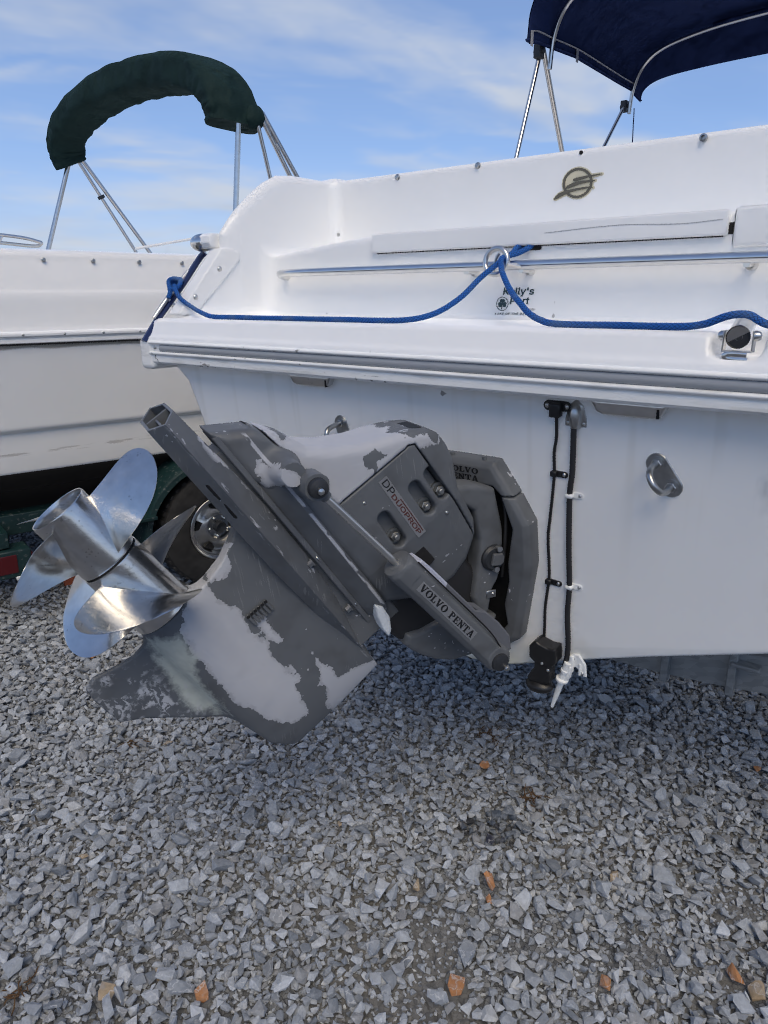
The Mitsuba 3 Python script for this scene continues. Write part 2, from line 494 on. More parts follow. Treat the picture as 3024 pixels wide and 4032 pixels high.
def steel_rough(p, n, uv):
    return .10 + .14 * fbm(p.x * 90, p.y * 90, p.z * 90, octaves=4) + .14 * smoothstep(.6, .85, noise(p.x * 420, p.y * 60, p.z * 420))


def stone(p, n, uv):
    t, k = uv.x, uv.y
    g = mix((.180, .198, .222), (.435, .463, .498), t)
    g = dr.maximum(g, .03)
    g = mix(g, (.25, .252, .255), smoothstep(.80, .82, k) * .8)
    g = mix(g, (.42, .435, .45), smoothstep(.90, .91, k))
    g = mix(g, (.33, .255, .17), smoothstep(.965, .966, k))
    g = mix(g, (.40, .19, .085), smoothstep(.985, .986, k))
    v = fbm(p.x * 130, p.y * 130, p.z * 130, octaves=4)
    vein = smoothstep(.035, .0, dr.abs(fbm(p.x * 45 + 9 * k, p.y * 45, p.z * 45 + 9 * t) - .5)) * smoothstep(.55, .75, k * 7 - dr.floor(k * 7))
    dust = smoothstep(.45, .75, fbm(p.x * 60 + 4, p.y * 60, p.z * 60, octaves=3))
    g = g * (.74 + .52 * v)
    g = mix(g, (.38, .395, .415), dust * .28)
    return mix(g, (.55, .55, .55), vein * .5)


def ground_col(p, n, uv):
    d1, d2, r = voronoi(p.x * 75, p.y * 75)
    e1, e2, q = voronoi(p.x * 34 + 7, p.y * 34)
    g = mix((.12, .125, .13), (.27, .28, .29), r) * (.35 + .65 * smoothstep(.0, .18, d2 - d1))
    far = mix((.10, .11, .12), (.30, .32, .345), q) * (.35 + .65 * smoothstep(.0, .15, e2 - e1))
    dist = dr.sqrt(p.x * p.x + p.y * p.y)
    g = mix(g, far, smoothstep(4.5, 6.5, dist))
    dirt = mix((.125, .122, .115), (.20, .195, .185), fbm(p.x * 40, p.y * 40, 1., octaves=4))
    m = smoothstep(.30, .60, fbm(p.x * 5.2 + 2.3, p.y * 5.2 + 1.1, 4., octaves=3)) * smoothstep(2.4, 1.7, p.y)
    return mix(g, dirt, m * .7)


def ground_bump(p, n, uv):
    e1, e2, q = voronoi(p.x * 34 + 7, p.y * 34)
    return .010 * smoothstep(0, .3, e2 - e1) * (.4 + .6 * q) + .004 * fbm(p.x * 120, p.y * 120, 0.)


def cloth(c0, c1, k=300.):
    def fn(p, n, uv):
        return mix(c0, c1, .6 * fbm(p.x * 7, p.y * 7, p.z * 7) + .4 * noise(p.x * k, p.y * k, p.z * k))
    return fn


def folds(k):
    def fn(p, n, uv):
        r = fbm(p.x * 5 + p.y * 3, p.y * 4 - p.x * 2, p.z * 3, octaves=4)
        return k * (.030 * smoothstep(.3, .7, r) + .012 * dr.abs(fbm(p.x * 14 + 3, p.y * 14, p.z * 8, octaves=3) - .5))
    return fn


def rope_col(p, n, uv):
    u, v = uv.x * 6, uv.y * 95
    a, b = u + v, u - v
    ca, cb = a - dr.floor(a), b - dr.floor(b)
    k = (mi.Float(dr.floor(a)) + mi.Float(dr.floor(b))) * .5
    hv = dr.select(k - dr.floor(k) > .25, ca, cb)
    t = smoothstep(.0, .35, hv) * smoothstep(1.0, .65, hv)
    c = mix((.003, .014, .060), (.020, .115, .40), t)
    return mix(c, (.10, .16, .26), smoothstep(.50, .8, fbm(p.x * 25, p.y * 25, p.z * 25, octaves=4)) * .5)


def galv(p, n, uv):
    d1, d2, r = voronoi(p.x * 90 + p.y * 50, p.z * 90 + p.y * 40)
    return mix((.20, .215, .225), (.34, .355, .365), r * .6 + .4 * fbm(p.x * 12, p.y * 12, p.z * 12))


def green_frame(p, n, uv):
    c = mix((.004, .018, .019), (.010, .034, .034), fbm(p.x * 14, p.y * 14, p.z * 14))
    return mix(c, (.16, .17, .16), smoothstep(.62, .80, fbm(p.x * 70, p.y * 70, p.z * 70, octaves=4)) * .5)


def tyre_col(p, n, uv):
    return mix((.012, .012, .013), (.045, .043, .041), fbm(p.x * 25, p.y * 25, p.z * 25))


def plate_col(p, n, uv):
    return mix((.165, .172, .185), (.205, .212, .225), fbm(p.x * 40, p.y * 40, p.z * 40, octaves=4))


MAT = {
    'gelcoat_hull': P_(proc(gel_hull), .24, spec=.5), 'gelcoat_deck': P_(proc(gel_deck), .22, spec=.5), 'gelcoat_rail': P_(proc(gel_rail), .35),
    'gelcoat_two': P_(proc(gel_two), .2, spec=.5), 'vinyl_grey': P_((.30, .315, .335), .28), 'navy_vinyl': P_((.012, .020, .075), .12, spec=.6), 'white_trim': P_((.78, .78, .77), .28),
    'chrome': P_(proc(steel(.62, .78, 40)), .09, 1.0), 'stainless': P_(proc(steel_warm), proc(steel_rough), 1.0), 'dull_steel': P_(proc(steel(.34, .52, 80)), .30, 1.0),
    'bolt_steel': P_((.55, .55, .54), .25, 1.0), 'rod_steel': P_((.80, .79, .77), .22, 1.0),
    'drive_paint': P_(proc(drive_paint), proc(drive_rough), spec=.45), 'drive_paint_core': P_(proc(drive_paint_core), proc(drive_rough), spec=.45), 'grey_cast': P_(proc(grey_cast), .48, spec=.45), 'worn_strip': P_(proc(worn_strip), .5),
    'rubber': P_((.016, .016, .018), .55), 'black_plastic': P_((.011, .011, .012), .38), 'dark_void': P_((.008, .008, .009), .9), 'cap_rubber': P_((.020, .022, .026), .5),
    'white_plastic': P_((.74, .75, .74), .4), 'zinc': P_(proc(cloth((.52, .56, .60), (.70, .73, .75), 200)), .6),
    'nut_steel': P_((.34, .34, .33), .45, 1.0), 'navy_cloth': {'type': 'bumpmap', 'arbitrary': proc(folds(2.2), 4e-3), 'scale': 1.0, 'bsdf': P_(proc(cloth((.007, .015, .058), (.014, .028, .098))), .85, spec=.2)}, 'green_cloth': {'type': 'bumpmap', 'arbitrary': proc(folds(1.3), 4e-3), 'scale': 1.0, 'bsdf': P_(proc(cloth((.0035, .015, .0145), (.007, .026, .024))), .8, spec=.25)},
    'zipper': P_((.30, .31, .34), .5), 'rope': P_(proc(rope_col), .75, spec=.2), 'galvanised': P_(proc(galv), .5, .55), 'green_frame': P_(proc(green_frame), .45),
    'tyre': P_(proc(tyre_col), .75, spec=.3), 'red_lens': P_((.075, .006, .008), .25), 'timber_red': P_((.26, .065, .03), .8),
    'stone': P_(proc(stone), .8, spec=.3), 'ground': {'type': 'bumpmap', 'arbitrary': proc(ground_bump, 2e-3), 'scale': 1.0, 'bsdf': P_(proc(ground_col), .9, spec=.2)},
    'ink_black': P_((.010, .011, .013), .45), 'ink_green': P_((.010, .035, .045), .5), 'ink_red': P_((.085, .030, .028), .45), 'label_grey': P_(proc(plate_col), .35),
    'emblem_pale': P_((.60, .55, .40), .35), 'emblem_grey': P_((.105, .095, .070), .35), 'lens_clear': P_((.45, .47, .48), .12, spec=.6),
    'bunk': P_((.055, .048, .043), .95, spec=.1), 'plant_brown': P_((.10, .055, .025), .9), 'screen_pane': {'type': 'thindielectric'},
}
scene.update({'mat_' + k: v for k, v in MAT.items()})

# ------------------------------------------------------------------ ground and gravel
rng = np.random.default_rng(11)
put('ground', tri([[-60, -60, 0], [60, -60, 0], [60, 60, 0], [-60, 60, 0]], [[0, 1, 2], [0, 2, 3]]), 'ground', kind='structure', smooth=False,
    label='grey crushed stone yard with bare dirt showing in places')


def template():
    n = rng.integers(9, 14)
    q = rng.normal(size=(n, 3)); q /= np.abs(q).max(1, keepdims=True) ** .75 * np.linalg.norm(q, axis=1, keepdims=True) ** .25
    q *= rng.uniform(.72, 1.0, (n, 1))
    q *= np.array([1.0, rng.uniform(.6, .95), rng.uniform(.32, .75)])
    h = ConvexHull(q)
    v = q[h.vertices]; remap = -np.ones(n, int); remap[h.vertices] = np.arange(len(h.vertices))
    f = remap[h.simplices]
    nrm = np.cross(v[f[:, 1]] - v[f[:, 0]], v[f[:, 2]] - v[f[:, 0]])
    flip = (nrm * (v[f].mean(1) - v.mean(0))).sum(1) < 0
    f[flip] = f[flip][:, ::-1]
    return v, f


TPL = [template() for _ in range(70)]


def nz(p, seed):
    return meshkit.fbm(np.column_stack([p, np.zeros(len(p))]), 3, seed)


def scatter(x0, x1, y0, y1, spacing, r0, r1, ylim, lift, side=.15):
    nx, ny = int((x1 - x0) / spacing), int((y1 - y0) / spacing)
    gx, gy = np.meshgrid(np.arange(nx), np.arange(ny), indexing='ij')
    p = np.stack([x0 + (gx + rng.random(gx.shape)) * spacing, y0 + (gy + rng.random(gx.shape)) * spacing], -1).reshape(-1, 2)
    zc = p[:, 1] * math.cos(PITCH) + 1.6 * math.sin(PITCH)
    p = p[(np.abs(p[:, 0]) < .60 * zc + side) & ylim(p)]
    r = r0 * (r1 / r0) ** (rng.random(len(p)) ** 1.25)
    return p, r, lift(r)


BARE_SPOTS = ((.16, 1.40, .10, .12), (.40, 1.43, .09, .05), (.05, 1.24, .16, .05), (.62, 1.36, .10, .05), (1.0, 1.5, .10, .08), (-.85, 1.22, .10, .05))
bare = lambda p: np.clip(sum(np.exp(-((p[:, 0] - x) / a) ** 2 - ((p[:, 1] - y) / b) ** 2) for x, y, a, b in BARE_SPOTS) * (.45 + 1.1 * nz(p * 9, 4)), 0, 1)
sets = [scatter(-1.7, 1.7, 1.0, 3.2, .0150, .0045, .0090, lambda p: rng.random(len(p)) > .20, lambda r: r * .3),
        scatter(-2.4, 2.2, 1.0, 3.4, .0190, .009, .0165, lambda p: rng.random(len(p)) > .12 + .82 * bare(p), lambda r: r * .45 + .002),
        scatter(-2.4, 2.2, 1.0, 3.4, .0285, .013, .0240, lambda p: rng.random(len(p)) > .14 + .82 * bare(p), lambda r: r * .60 + .007),
        scatter(-2.4, 2.2, 1.0, 3.4, .080, .022, .032, lambda p: rng.random(len(p)) > .45 + .4 * bare(p), lambda r: r * .55 + .015),
        scatter(-4.2, 2.5, 3.4, 6.8, .028, .011, .022, lambda p: rng.random(len(p)) > .08, lambda r: r * .5 + .002),
        scatter(-4.2, 3.6, -.6, 3.4, .0285, .012, .023, lambda p: (np.abs(p[:, 0]) > .60 * (p[:, 1] * math.cos(PITCH) + 1.6 * math.sin(PITCH)) + .15) | (p[:, 1] < 1.0), lambda r: r * .5 + .003, 9.),
        scatter(-7.0, -2.4, 3.4, 8.0, .042, .015, .026, lambda p: np.abs(p[:, 0]) > .60 * (p[:, 1] * math.cos(PITCH) + 1.6 * math.sin(PITCH)) + .15, lambda r: r * .5 + .003, 9.)]
pos = np.vstack([s[0] for s in sets]); rad = np.concatenate([s[1] for s in sets]); hgt = np.concatenate([s[2] for s in sets])
tone = np.clip(rng.normal(.48, .30, len(pos)), 0, 1); kind = rng.random(len(pos))
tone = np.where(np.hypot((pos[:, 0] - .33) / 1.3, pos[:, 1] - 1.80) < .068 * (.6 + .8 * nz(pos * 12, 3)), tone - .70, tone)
kind = np.where((kind > .965) & (rng.random(len(pos)) > .035), kind - .3, kind)
kind = np.where((rad < .011) & (kind > .965), kind - .3, kind)
# the reddish and pale stones of the picture, at their places on the ground
SPECIAL = [(.302, 1.585, .034, 'large rusty orange stone with pale patches in the grey gravel', .99), (.286, 1.535, .017, 'small rusty orange stone touching the large orange one', .992),
           (.099, 1.574, .026, 'tan and grey angular stone left of the large orange stone', .97), (.171, 1.281, .027, 'brown orange stone lying on bare dirt near the bottom edge', .994),
           (.852, 1.311, .030, 'orange and white stone near the right edge of the yard in view', .988), (.88, 1.262, .026, 'pale yellow stone beside the orange and white one at lower right', .972),
           (-.427, 1.262, .026, 'orange red stone among grey gravel at lower left', .995), (-.654, 1.262, .030, 'cream coloured long stone in the lower left corner of the gravel', .975),
           (.533, 1.287, .020, 'small orange stone at the bottom edge right of the bare dirt', .991), (.349, 2.105, .020, 'round orange brown stone in the shade under the drive', .993),
           (1.296, 2.088, .018, 'pinkish orange stone in the gravel at far right', .989), (-.537, 1.308, .022, 'small brown stone with pale top in the left gravel', .978)]


def stone_mesh(i, p, r, h):
    v, f = TPL[i % len(TPL)]
    th = rng.random() * 2 * np.pi
    tx, ty = rng.normal(0, .33, 2)
    c, s = math.cos(th), math.sin(th)
    R = np.array([[c, -s, 0], [s, c, 0], [0, 0, 1]]) @ np.array([[1, 0, 0], [0, math.cos(tx), -math.sin(tx)], [0, math.sin(tx), math.cos(tx)]]) @ np.array([[math.cos(ty), 0, math.sin(ty)], [0, 1, 0], [-math.sin(ty), 0, math.cos(ty)]])
    return (v * r * rng.uniform(.85, 1.18, 3)) @ R.T + np.array([p[0], p[1], h]), f


for x, y, r, lab, k in SPECIAL:
    near = np.hypot(pos[:, 0] - x, pos[:, 1] - y) < r * 1.05
    keep = ~near; pos, rad, hgt, tone, kind = pos[keep], rad[keep], hgt[keep], tone[keep], kind[keep]
    v, f = stone_mesh(rng.integers(70), (x, y), r, r * .62 + .006)
    put('ground__stone', tri(v, f), 'stone', smooth=False, label=lab, uv=np.tile([.6, k], (len(v), 1)))
zc = pos[:, 1] * math.cos(PITCH) + 1.6 * math.sin(PITCH)
vv = (-(pos[:, 1] * math.sin(PITCH)) + 1.6 * math.cos(PITCH)) / zc
vis = (vv < .715) & (np.abs(pos[:, 0] / zc) < .535)
order = np.argsort(-np.where(vis, rad / zc, 0))
single = set(order[:300 - len(SPECIAL)].tolist())
V, Fc, UV, at_ = [], [], [], 0
for i in range(len(pos)):
    v, f = stone_mesh(int(rng.integers(70)), pos[i], rad[i], hgt[i])
    uv = np.tile([tone[i], kind[i]], (len(v), 1))
    if i in single:
        put('ground__stone', tri(v, f), 'stone', smooth=False, uv=uv)
        continue
    V.append(v); Fc.append(f + at_); UV.append(uv); at_ += len(v)
put('ground__gravel', tri(np.vstack(V), np.vstack(Fc)), 'stone', smooth=False, uv=np.vstack(UV), kind='stuff', label='small grey crushed stones covering the yard')


def twig_clump(x, y, n, r, lab):
    ms = []
    for _ in range(n):
        o = np.array([x, y, .022]) + rng.normal(0, r * .4, 3) * [1, 1, .15]
        d = rng.normal(0, 1, 3) * [1, 1, .35]; d /= np.linalg.norm(d)
        L = r * rng.uniform(.5, 1.2)
        ms.append(tube(spline([o, o + d * L * .5 + rng.normal(0, .004, 3), o + d * L], 3), [.0016] * 6 + [.0008], 5))
    put('dead_plant', ms, 'plant_brown', label=lab, cat='dead plant', smooth=False)


twig_clump(-.928, 2.229, 16, .035, 'brown dead weed in the gravel left of the drive')
twig_clump(.389, 2.271, 26, .05, 'brown dry pine twig in the shade behind the boat')
twig_clump(.477, 1.927, 24, .045, 'brown dead grass tuft in the gravel below the transducer')
twig_clump(-.864, 1.27, 18, .03, 'brown dead weed near the lower left corner')

# ------------------------------------------------------------------ the white motor boat in front (boat frame: s, f, z)
BOAT = 'white_motorboat'
note(BOAT, 'white motorboat seen from the stern with blue rope along its transom ledge', 'motorboat')
HALF = 1.235
sec = np.array([(0, -.875), (.10, -.862), (.16, -.838), (.30, -.778), (.52, -.690), (.76, -.600), (.93, -.535), (1.00, -.520), (1.045, -.480), (1.10, -.25), (1.145, -.12), (1.20, -.075), (1.21, -.03), (1.20, .02)])
ring = np.vstack([sec, (sec * [-1, 1])[::-1][:-1]])
rings = []
for k, (fo, sc) in enumerate(((0, .972), (.008, .986), (.03, .997), (.06, 1.0), (2.0, 1.0), (3.6, .93), (5.0, .66), (6.2, .25), (6.7, .03))):
    r = ring.copy(); cz = -.35
    if fo < .06:
        r[:, 0] *= sc; r[:, 1] = np.where(r[:, 1] < -.2, cz + (r[:, 1] - cz) * sc, r[:, 1])
    else:
        r[:, 0] *= sc; r[:, 1] = np.where(r[:, 1] < -.1, r[:, 1] + (1 - sc) * .55, r[:, 1]) + .03 * max(fo - 2, 0)
    ff = .07 + math.tan(RAKE) * (-.10 - np.minimum(r[:, 1], 0)) + fo
    rings.append(np.column_stack([r[:, 0] + SC, ff if fo < 1 else np.full(len(r), .1 + fo), r[:, 1]]))
h = loft(rings, cap=False)
cv, cf = trimesh.creation.triangulate_polygon(Polygon(rings[0][:, [0, 2]]), engine='earcut')
cv = np.asarray(cv); cap = tri(np.column_stack([cv[:, 0], .07 + math.tan(RAKE) * (-.10 - np.minimum(cv[:, 1], 0)), cv[:, 1]]), cf)
put(BOAT + '__hull', fix(trimesh.util.concatenate([h, cap])), 'gelcoat_hull', MB, smooth=30, label='plain white hull with a yellowed patch at the keel')

LEDGE = [(.06, -.02), (-.001, -.02), (-.001, .016), (.003, .030), (.010, .0335), (.033, .080), (.046, .089), (.70, .089), (.70, -.02)]
QUART = [(-.01, .0), (.055, .080), (.150, .185), (.215, .268), (.216, .368), (.255, .410), (.300, .452), (.362, .502), (.430, .548), (.500, .580), (.580, .588), (2.4, .588), (2.4, .0)]


def quarter_in(f):
    """inner face of the port quarter: its s"""
    return -1.0 - .10 * np.clip(1 - f / .30, 0, 1.3) ** 1.4


def deck(P):
    s, f, z = P[:, 0] - SC, P[:, 1], P[:, 2]
    led = ext2(sdpoly(f, z, LEDGE), s, HALF, .004)
    wall = sbx(np.stack([s, f, z], 1), (-1.2, .42, -.1), (1.2, 2.3, .345), .022)
    wall = np.maximum(wall, (z - (.343 - .05 * np.clip((-.55 - s) / .5, 0, 1) ** 1.2)))
    back = sbx(np.stack([s, f, z], 1), (-1.15, .795, .1), (1.15, .93, .589), .022)
    sa = np.abs(s)
    out = np.clip(sa - 1.085, 0, .2)
    q2 = sdpoly(f - 1.05 * out, z + .10 * out, QUART)
    inner = (-(quarter_in(f) - SC) - sa) / 1.05
    qt = smax(smax(q2, inner, .040), sa - 1.222, .030)
    for c in ((.385, .395), (.475, .505), (.565, .572)):
        qt = smin(qt, np.linalg.norm(np.stack([(sa - 1.16) * .9, (f - c[0] - .10) * .75, z - c[1] + .03], 1), axis=1) - .052, .02)
    d = smin(led, wall, .012)
    d = smin(d, back, .02)
    d = smin(d, qt, .05)
    d = np.maximum(d, np.maximum(f - 1.25, -(f + .02)))
    cock = sbx(np.stack([s, f, z], 1), (-.92, .90, .2), (.92, 3.0, 1.2), .05)
    d = np.maximum(d, -cock)
    notch = sbx(np.stack([s + SC, f, z], 1), (.650, -.2, .040), (.742, .150, .4), .022)
    return smax(d, -notch, .012)


put(BOAT + '__deck_moulding', surfnet(deck, (-1.22 + SC - .06, -.04, -.04), (1.31 + SC, 1.28, .66), .0092, 3), 'gelcoat_deck', MB, smooth=True, label='white stern moulding with cockpit wall and sloping quarters')
# rub rail along the stern edge
L0, L1 = -1.235 + SC, 1.235 + SC


def strip(prof, s0, s1):
    return fix(loft([np.array([(s0, y, z) for y, z in prof]), np.array([(s1, y, z) for y, z in prof])]))


def bead(cf, cz, r, ry=1.0, n=10):
    a = np.linspace(-np.pi / 2, -3 * np.pi / 2, n)
    return [(cf + .012, cz + r)] + [(cf + ry * r * np.cos(t), cz - r * np.sin(t) * -1 * -1) for t in np.linspace(np.pi / 2, 3 * np.pi / 2, n)][::1] + [(cf + .012, cz - r)]


def halfround(cf, cz, rz, rf, n=12):
    return [(cf + .02, cz + rz)] + [(cf - rf * math.sin(t), cz + rz * math.cos(t)) for t in np.linspace(0, math.pi, n)] + [(cf + .02, cz - rz)]


put(BOAT + '__hull_flange', strip([(.09, -.030), (.0, -.030), (-.003, -.036), (-.003, -.053), (.004, -.060), (.09, -.062)], L0 - .02, L1), 'gelcoat_rail', MB, smooth=30, label='white hull flange with scuffs under the rub rail')
put(BOAT + '__rail_bead', strip(halfround(-.002, -.0245, .0060, .009), L0 + .02, L1), 'gelcoat_rail', MB)
put(BOAT + '__rub_rail_insert', strip(halfround(-.002, -.0070, .0112, .007), L0 + .075, L1), 'vinyl_grey', MB, label='grey vinyl rub rail insert')
put(BOAT + '__rail_bead', strip(halfround(-.002, .0105, .0060, .010), L0 + .02, L1), 'gelcoat_rail', MB)
put(BOAT + '__rail_screw', at(screw(.006), (L0 + .045, -.004, -.006), (1, 0, 0), (0, 0, 1), (0, -1, 0)), 'dull_steel', MB)
# rounded port corner below the rail and the corner cap
put(BOAT + '__corner_cap', surfnet(lambda P: smax(sbx(P, (L0 - .045, -.006, -.082), (L0 + .03, .30, .024), .016), .55 * (P[:, 0] - L0 - .02) + .84 * (-.066 - P[:, 2]) - .012, .01), (L0 - .07, -.03, -.10), (L0 + .05, .33, .05), .006), 'gelcoat_rail', MB, smooth=True, label='stained white corner of the hull flange')
# steel gunwale strip that climbs the port quarter
gp = spline([(L0 - .010, -.006, .012), (L0 + .0, .055, .090), (L0 + .012, .150, .192), (L0 + .02, .235, .290), (L0 + .035, .250, .310)], 8)
put(BOAT + '__gunwale_strip', tube(gp, .017, 12, flat=.55), 'navy_vinyl', MB, label='glossy dark blue strip up the edge of the port quarter')

def quarter_face(f, z, proud=0.0):
    return quarter_in(f) + proud


put(BOAT + '__trim_plate', surfnet(lambda P: ext2(sdpoly(P[:, 1], P[:, 2], [(.058, .103), (.080, .098), (.088, .104), (.112, .094), (.150, .142), (.285, .282), (.285, .308), (.255, .318), (.215, .318)]), P[:, 0] - (quarter_in(P[:, 1]) - .022), .030, .004), (-1.20, .02, .07), (-.96, .32, .34), .005, 3), 'white_trim', MB, smooth=True, label='white trim plate with screws on the port quarter')
for f, z in ((.205, .250), (.118, .158)):
    put(BOAT + '__trim_screw', at(screw(.0095), (float(quarter_in(np.float64(f))) + .008, f, z), (0, 1, 0), (0, 0, 1), (1, 0, 0)), 'bolt_steel', MB)
put(BOAT + '__rail_end_cap', surfnet(lambda P: ext2(sdpoly(P[:, 1], P[:, 2], [(.192, .337), (.198, .359), (.212, .368), (.248, .368), (.282, .349), (.279, .325), (.259, .316), (.237, .319), (.202, .322)]), P[:, 0] + 1.075, .030, .006), (-1.13, .17, .29), (-1.03, .31, .39), .004), 'white_trim', MB, smooth=True, label='scuffed white end cap at the top of the blue strip')
put(BOAT + '__rail_end_cap', surfnet(lambda P: sell(P, (-1.118, .224, .340), (.052, .036, .030)), (-1.19, .17, .29), (-1.05, .28, .39), .004), 'chrome', MB, smooth=True, label='polished rounded body of the end cap')
for f, z in ((.255, .350), (.254, .333)):
    put(BOAT + '__cap_screw', at(screw(.0075), (-1.0455, f, z), (0, 1, 0), (0, 0, 1), (1, 0, 0)), 'bolt_steel', MB)
# locker lid and the pad to the right of it, proud of the cockpit wall
put(BOAT + '__locker_lid', rbox((-.502, .402, .2895), (.560, .54, .3455), .005), 'gelcoat_deck', MB, label='long white locker lid with a hairline crack', smooth=30)
put(BOAT + '__locker_gap', rbox((.556, .4165, .292), (.574, .5, .318), .003), 'dark_void', MB)
put(BOAT + '__side_pad', rbox((.570, .408, .262), (1.2, .54, .351), .010), 'gelcoat_deck', MB, smooth=30)
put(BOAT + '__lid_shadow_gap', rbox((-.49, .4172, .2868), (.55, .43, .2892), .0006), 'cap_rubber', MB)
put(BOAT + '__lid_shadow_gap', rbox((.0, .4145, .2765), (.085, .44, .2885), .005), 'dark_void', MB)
cr = spline([(.10, .4012, .318), (.30, .4012, .326), (.45, .4012, .320), (.548, .4012, .324)], 6)
put(BOAT + '__crack_line', tube(cr, .0007, 5), 'dull_steel', MB)
# grab rail
gz = .236
put(BOAT + '__grab_rail', tube(np.vstack([spline([(-.905, .425, gz - .012), (-.905, .395, gz - .008), (-.89, .372, gz - .002), (-.86, .365, gz)], 5), [(.2, .365, gz + .001), (1.15, .365, gz + .002)]]), .0125, 16), 'chrome', MB, label='long polished grab rail across the cockpit wall')
for s in (-.12, .055, .62):
    put(BOAT + '__rail_stanchion', fix(lathe([(.0, 0), (.015, 0), (.014, .010), (.008, .02), (.008, .06), (0, .06)], 16)), 'chrome', MB @ mat((1, 0, 0), (0, 0, 1), (0, -1, 0), (s, .422, gz - .012)))
# snap studs and drain holes of the backrest
for s, z in ((-.990, .558), (-.691, .573), (-.351, .577)):
    put(BOAT + '__snap_stud', at(lathe([(0, .009), (.006, .009), (.0075, .005), (.006, .003), (.0105, .001), (.0105, -.001)], 14), (s, .7935, z), (1, 0, 0), (0, 0, 1), (0, -1, 0)), 'dull_steel', MB)
put(BOAT + '__snap_stud', at(lathe([(0, .009), (.006, .009), (.0075, .005), (.006, .003), (.0105, .001), (.0105, -.001)], 14), (-.980, .7935, .391), (1, 0, 0), (0, 0, 1), (0, -1, 0)), 'dull_steel', MB)
put(BOAT + '__screw_hole', at(lathe([(0, .001), (.0055, .001), (.006, -.002)], 12), (.015, .7935, .576), (1, 0, 0), (0, 0, 1), (0, -1, 0)), 'dark_void', MB)
put(BOAT + '__stud_base', at(lathe([(.010, .0), (.0105, .012), (.006, .013), (.006, .004), (0, .004)], 14), (.375, .7935, .572), (1, 0, 0), (0, 0, 1), (0, -1, 0)), 'dull_steel', MB)
# round emblem with three sweeping bars
EM = MB @ mat((1.147, 0, 0), (0, 0, 1.147), (0, -1.147, 0), (.011, .7945, .490))
ell = lambda a, b: affinity.rotate(affinity.scale(Point(0, 0).buffer(1, 32), a, b), -14)
sw = lambda pts: Polygon(spline(pts + pts[:1], 6)[:, :2])
bars = [sw([(-.066, -.034), (-.060, -.036), (-.020, -.022), (.030, -.0155), (.046, -.0155), (.030, -.0115), (-.015, -.014), (-.050, -.021)]),
        sw([(-.033, -.010), (-.026, -.0115), (.005, -.004), (.050, .0015), (.030, .0045), (-.005, .003), (-.028, -.004)]),
        sw([(-.012, .0065), (-.004, .0055), (.020, .0095), (.068, .0165), (.040, .0165), (.005, .0145), (-.012, .011)])]
edge = unary_union([b.buffer(.0035) for b in bars] + [ell(.046, .0405)])
EMB = BOAT + '__emblem'
put(EMB, prism(edge, -.002, .0012), 'emblem_pale', EM, smooth=False, label='pale round emblem with three grey sweeping bars')
put(EMB + '__emblem_ring', prism(ell(.043, .0375).difference(ell(.036, .031)), .0012, .0030), 'emblem_grey', EM, smooth=False)
for b in bars:
    put(EMB + '__emblem_bar', prism(b, .0012, .0042), 'emblem_grey', EM, smooth=False)


def lettering(text, h, bold=False, shear=0.0, sx=1.0, space=0.0):
    if space:
        ms, x = [], 0.0
        for ch in text:
            if ch == ' ':
                x += h * .45; continue
            m = meshkit.text_mesh(ch, h, .0008, bold); v = np.array(m.vertices)
            x0, x1 = v[:, 0].min(), v[:, 0].max(); v[:, 0] += x - x0; x += x1 - x0 + space
            ms.append(tri(v, m.faces))
        m = trimesh.util.concatenate(ms)
    else:
        m = meshkit.text_mesh(text, h, .0008, bold)
    v = np.array(m.vertices); v[:, 0] = v[:, 0] * sx + shear * v[:, 1]
    return tri(v, m.faces)


def fit(m, width):
    v = np.array(m.vertices); v[:, 0] -= v[:, 0].min(); v[:, 0] *= width / v[:, 0].max()
    return tri(v, m.faces)


KM = lambda s, z: MB @ mat((1, 0, 0), (0, 0, 1), (0, -1, 0), (s, .4190, z))
KD = BOAT + '__dealer_decal'
sh = unary_union([affinity.translate(affinity.scale(Point(0, 0).buffer(1, 16), .0052, .0047), x, y) for x, y in ((-.003, .0085), (.003, .0085), (-.0085, .000), (-.0075, -.005), (.0085, .000), (.0075, -.005))] + [Polygon([(-.001, 0), (.001, 0), (-.0005, -.015), (-.0035, -.015)]), Point(0, 0).buffer(.004)])
put(KD, [prism(sh, 0, .0008), prism(Point(0, 0).buffer(.0195, 32).difference(Point(0, 0).buffer(.0178, 32)), 0, .0008)], 'ink_green', KM(-.029, .1345), smooth=False, label='dark green dealer lettering with a shamrock in a ring')
put(KD + '__lettering', fit(lettering("Kelly's", .0185, True, .12), .098), 'ink_green', KM(-.028, .160), smooth=False)
put(KD + '__lettering', fit(lettering("Port", .0185, True, .12), .062), 'ink_green', KM(-.005, .134), smooth=False)
put(KD + '__lettering', fit(lettering("LAKE OF THE OZARKS", .0058, True, .15, space=.0022), .128), 'ink_green', KM(-.052, .104), smooth=False)
# transom fittings


def TM(s, z, h=0.0, k=1.0):
    return MT @ mat((1, 0, 0), (0, 1, 0), (0, 0, 1), (s, tz(z), h)) @ np.diag([k, k, k, 1.0])


for s, lab in ((-.452, 'left of the drive'), (.492, 'above the right eye')):
    k = put(BOAT + '__drain_cover', surfnet(lambda P: np.maximum(np.maximum(ext2(sdpoly(P[:, 0], P[:, 1], [(-.085, .02), (.085, .02), (.072, -.006), (.060, -.012), (-.055, -.012), (-.070, -.006)]), P[:, 2] - .006, .016, .006), -1), -1), (-.1, -.03, -.02), (.1, .04, .04), .004), 'stainless', TM(s, -.080, .002), smooth=True, label='polished drain cover under the stern flange, ' + lab)
    put(k + '__drain_slot', rbox((.062, -.010, .012), (.068, .010, .0235), .001), 'dark_void', TM(s, -.080, .002))


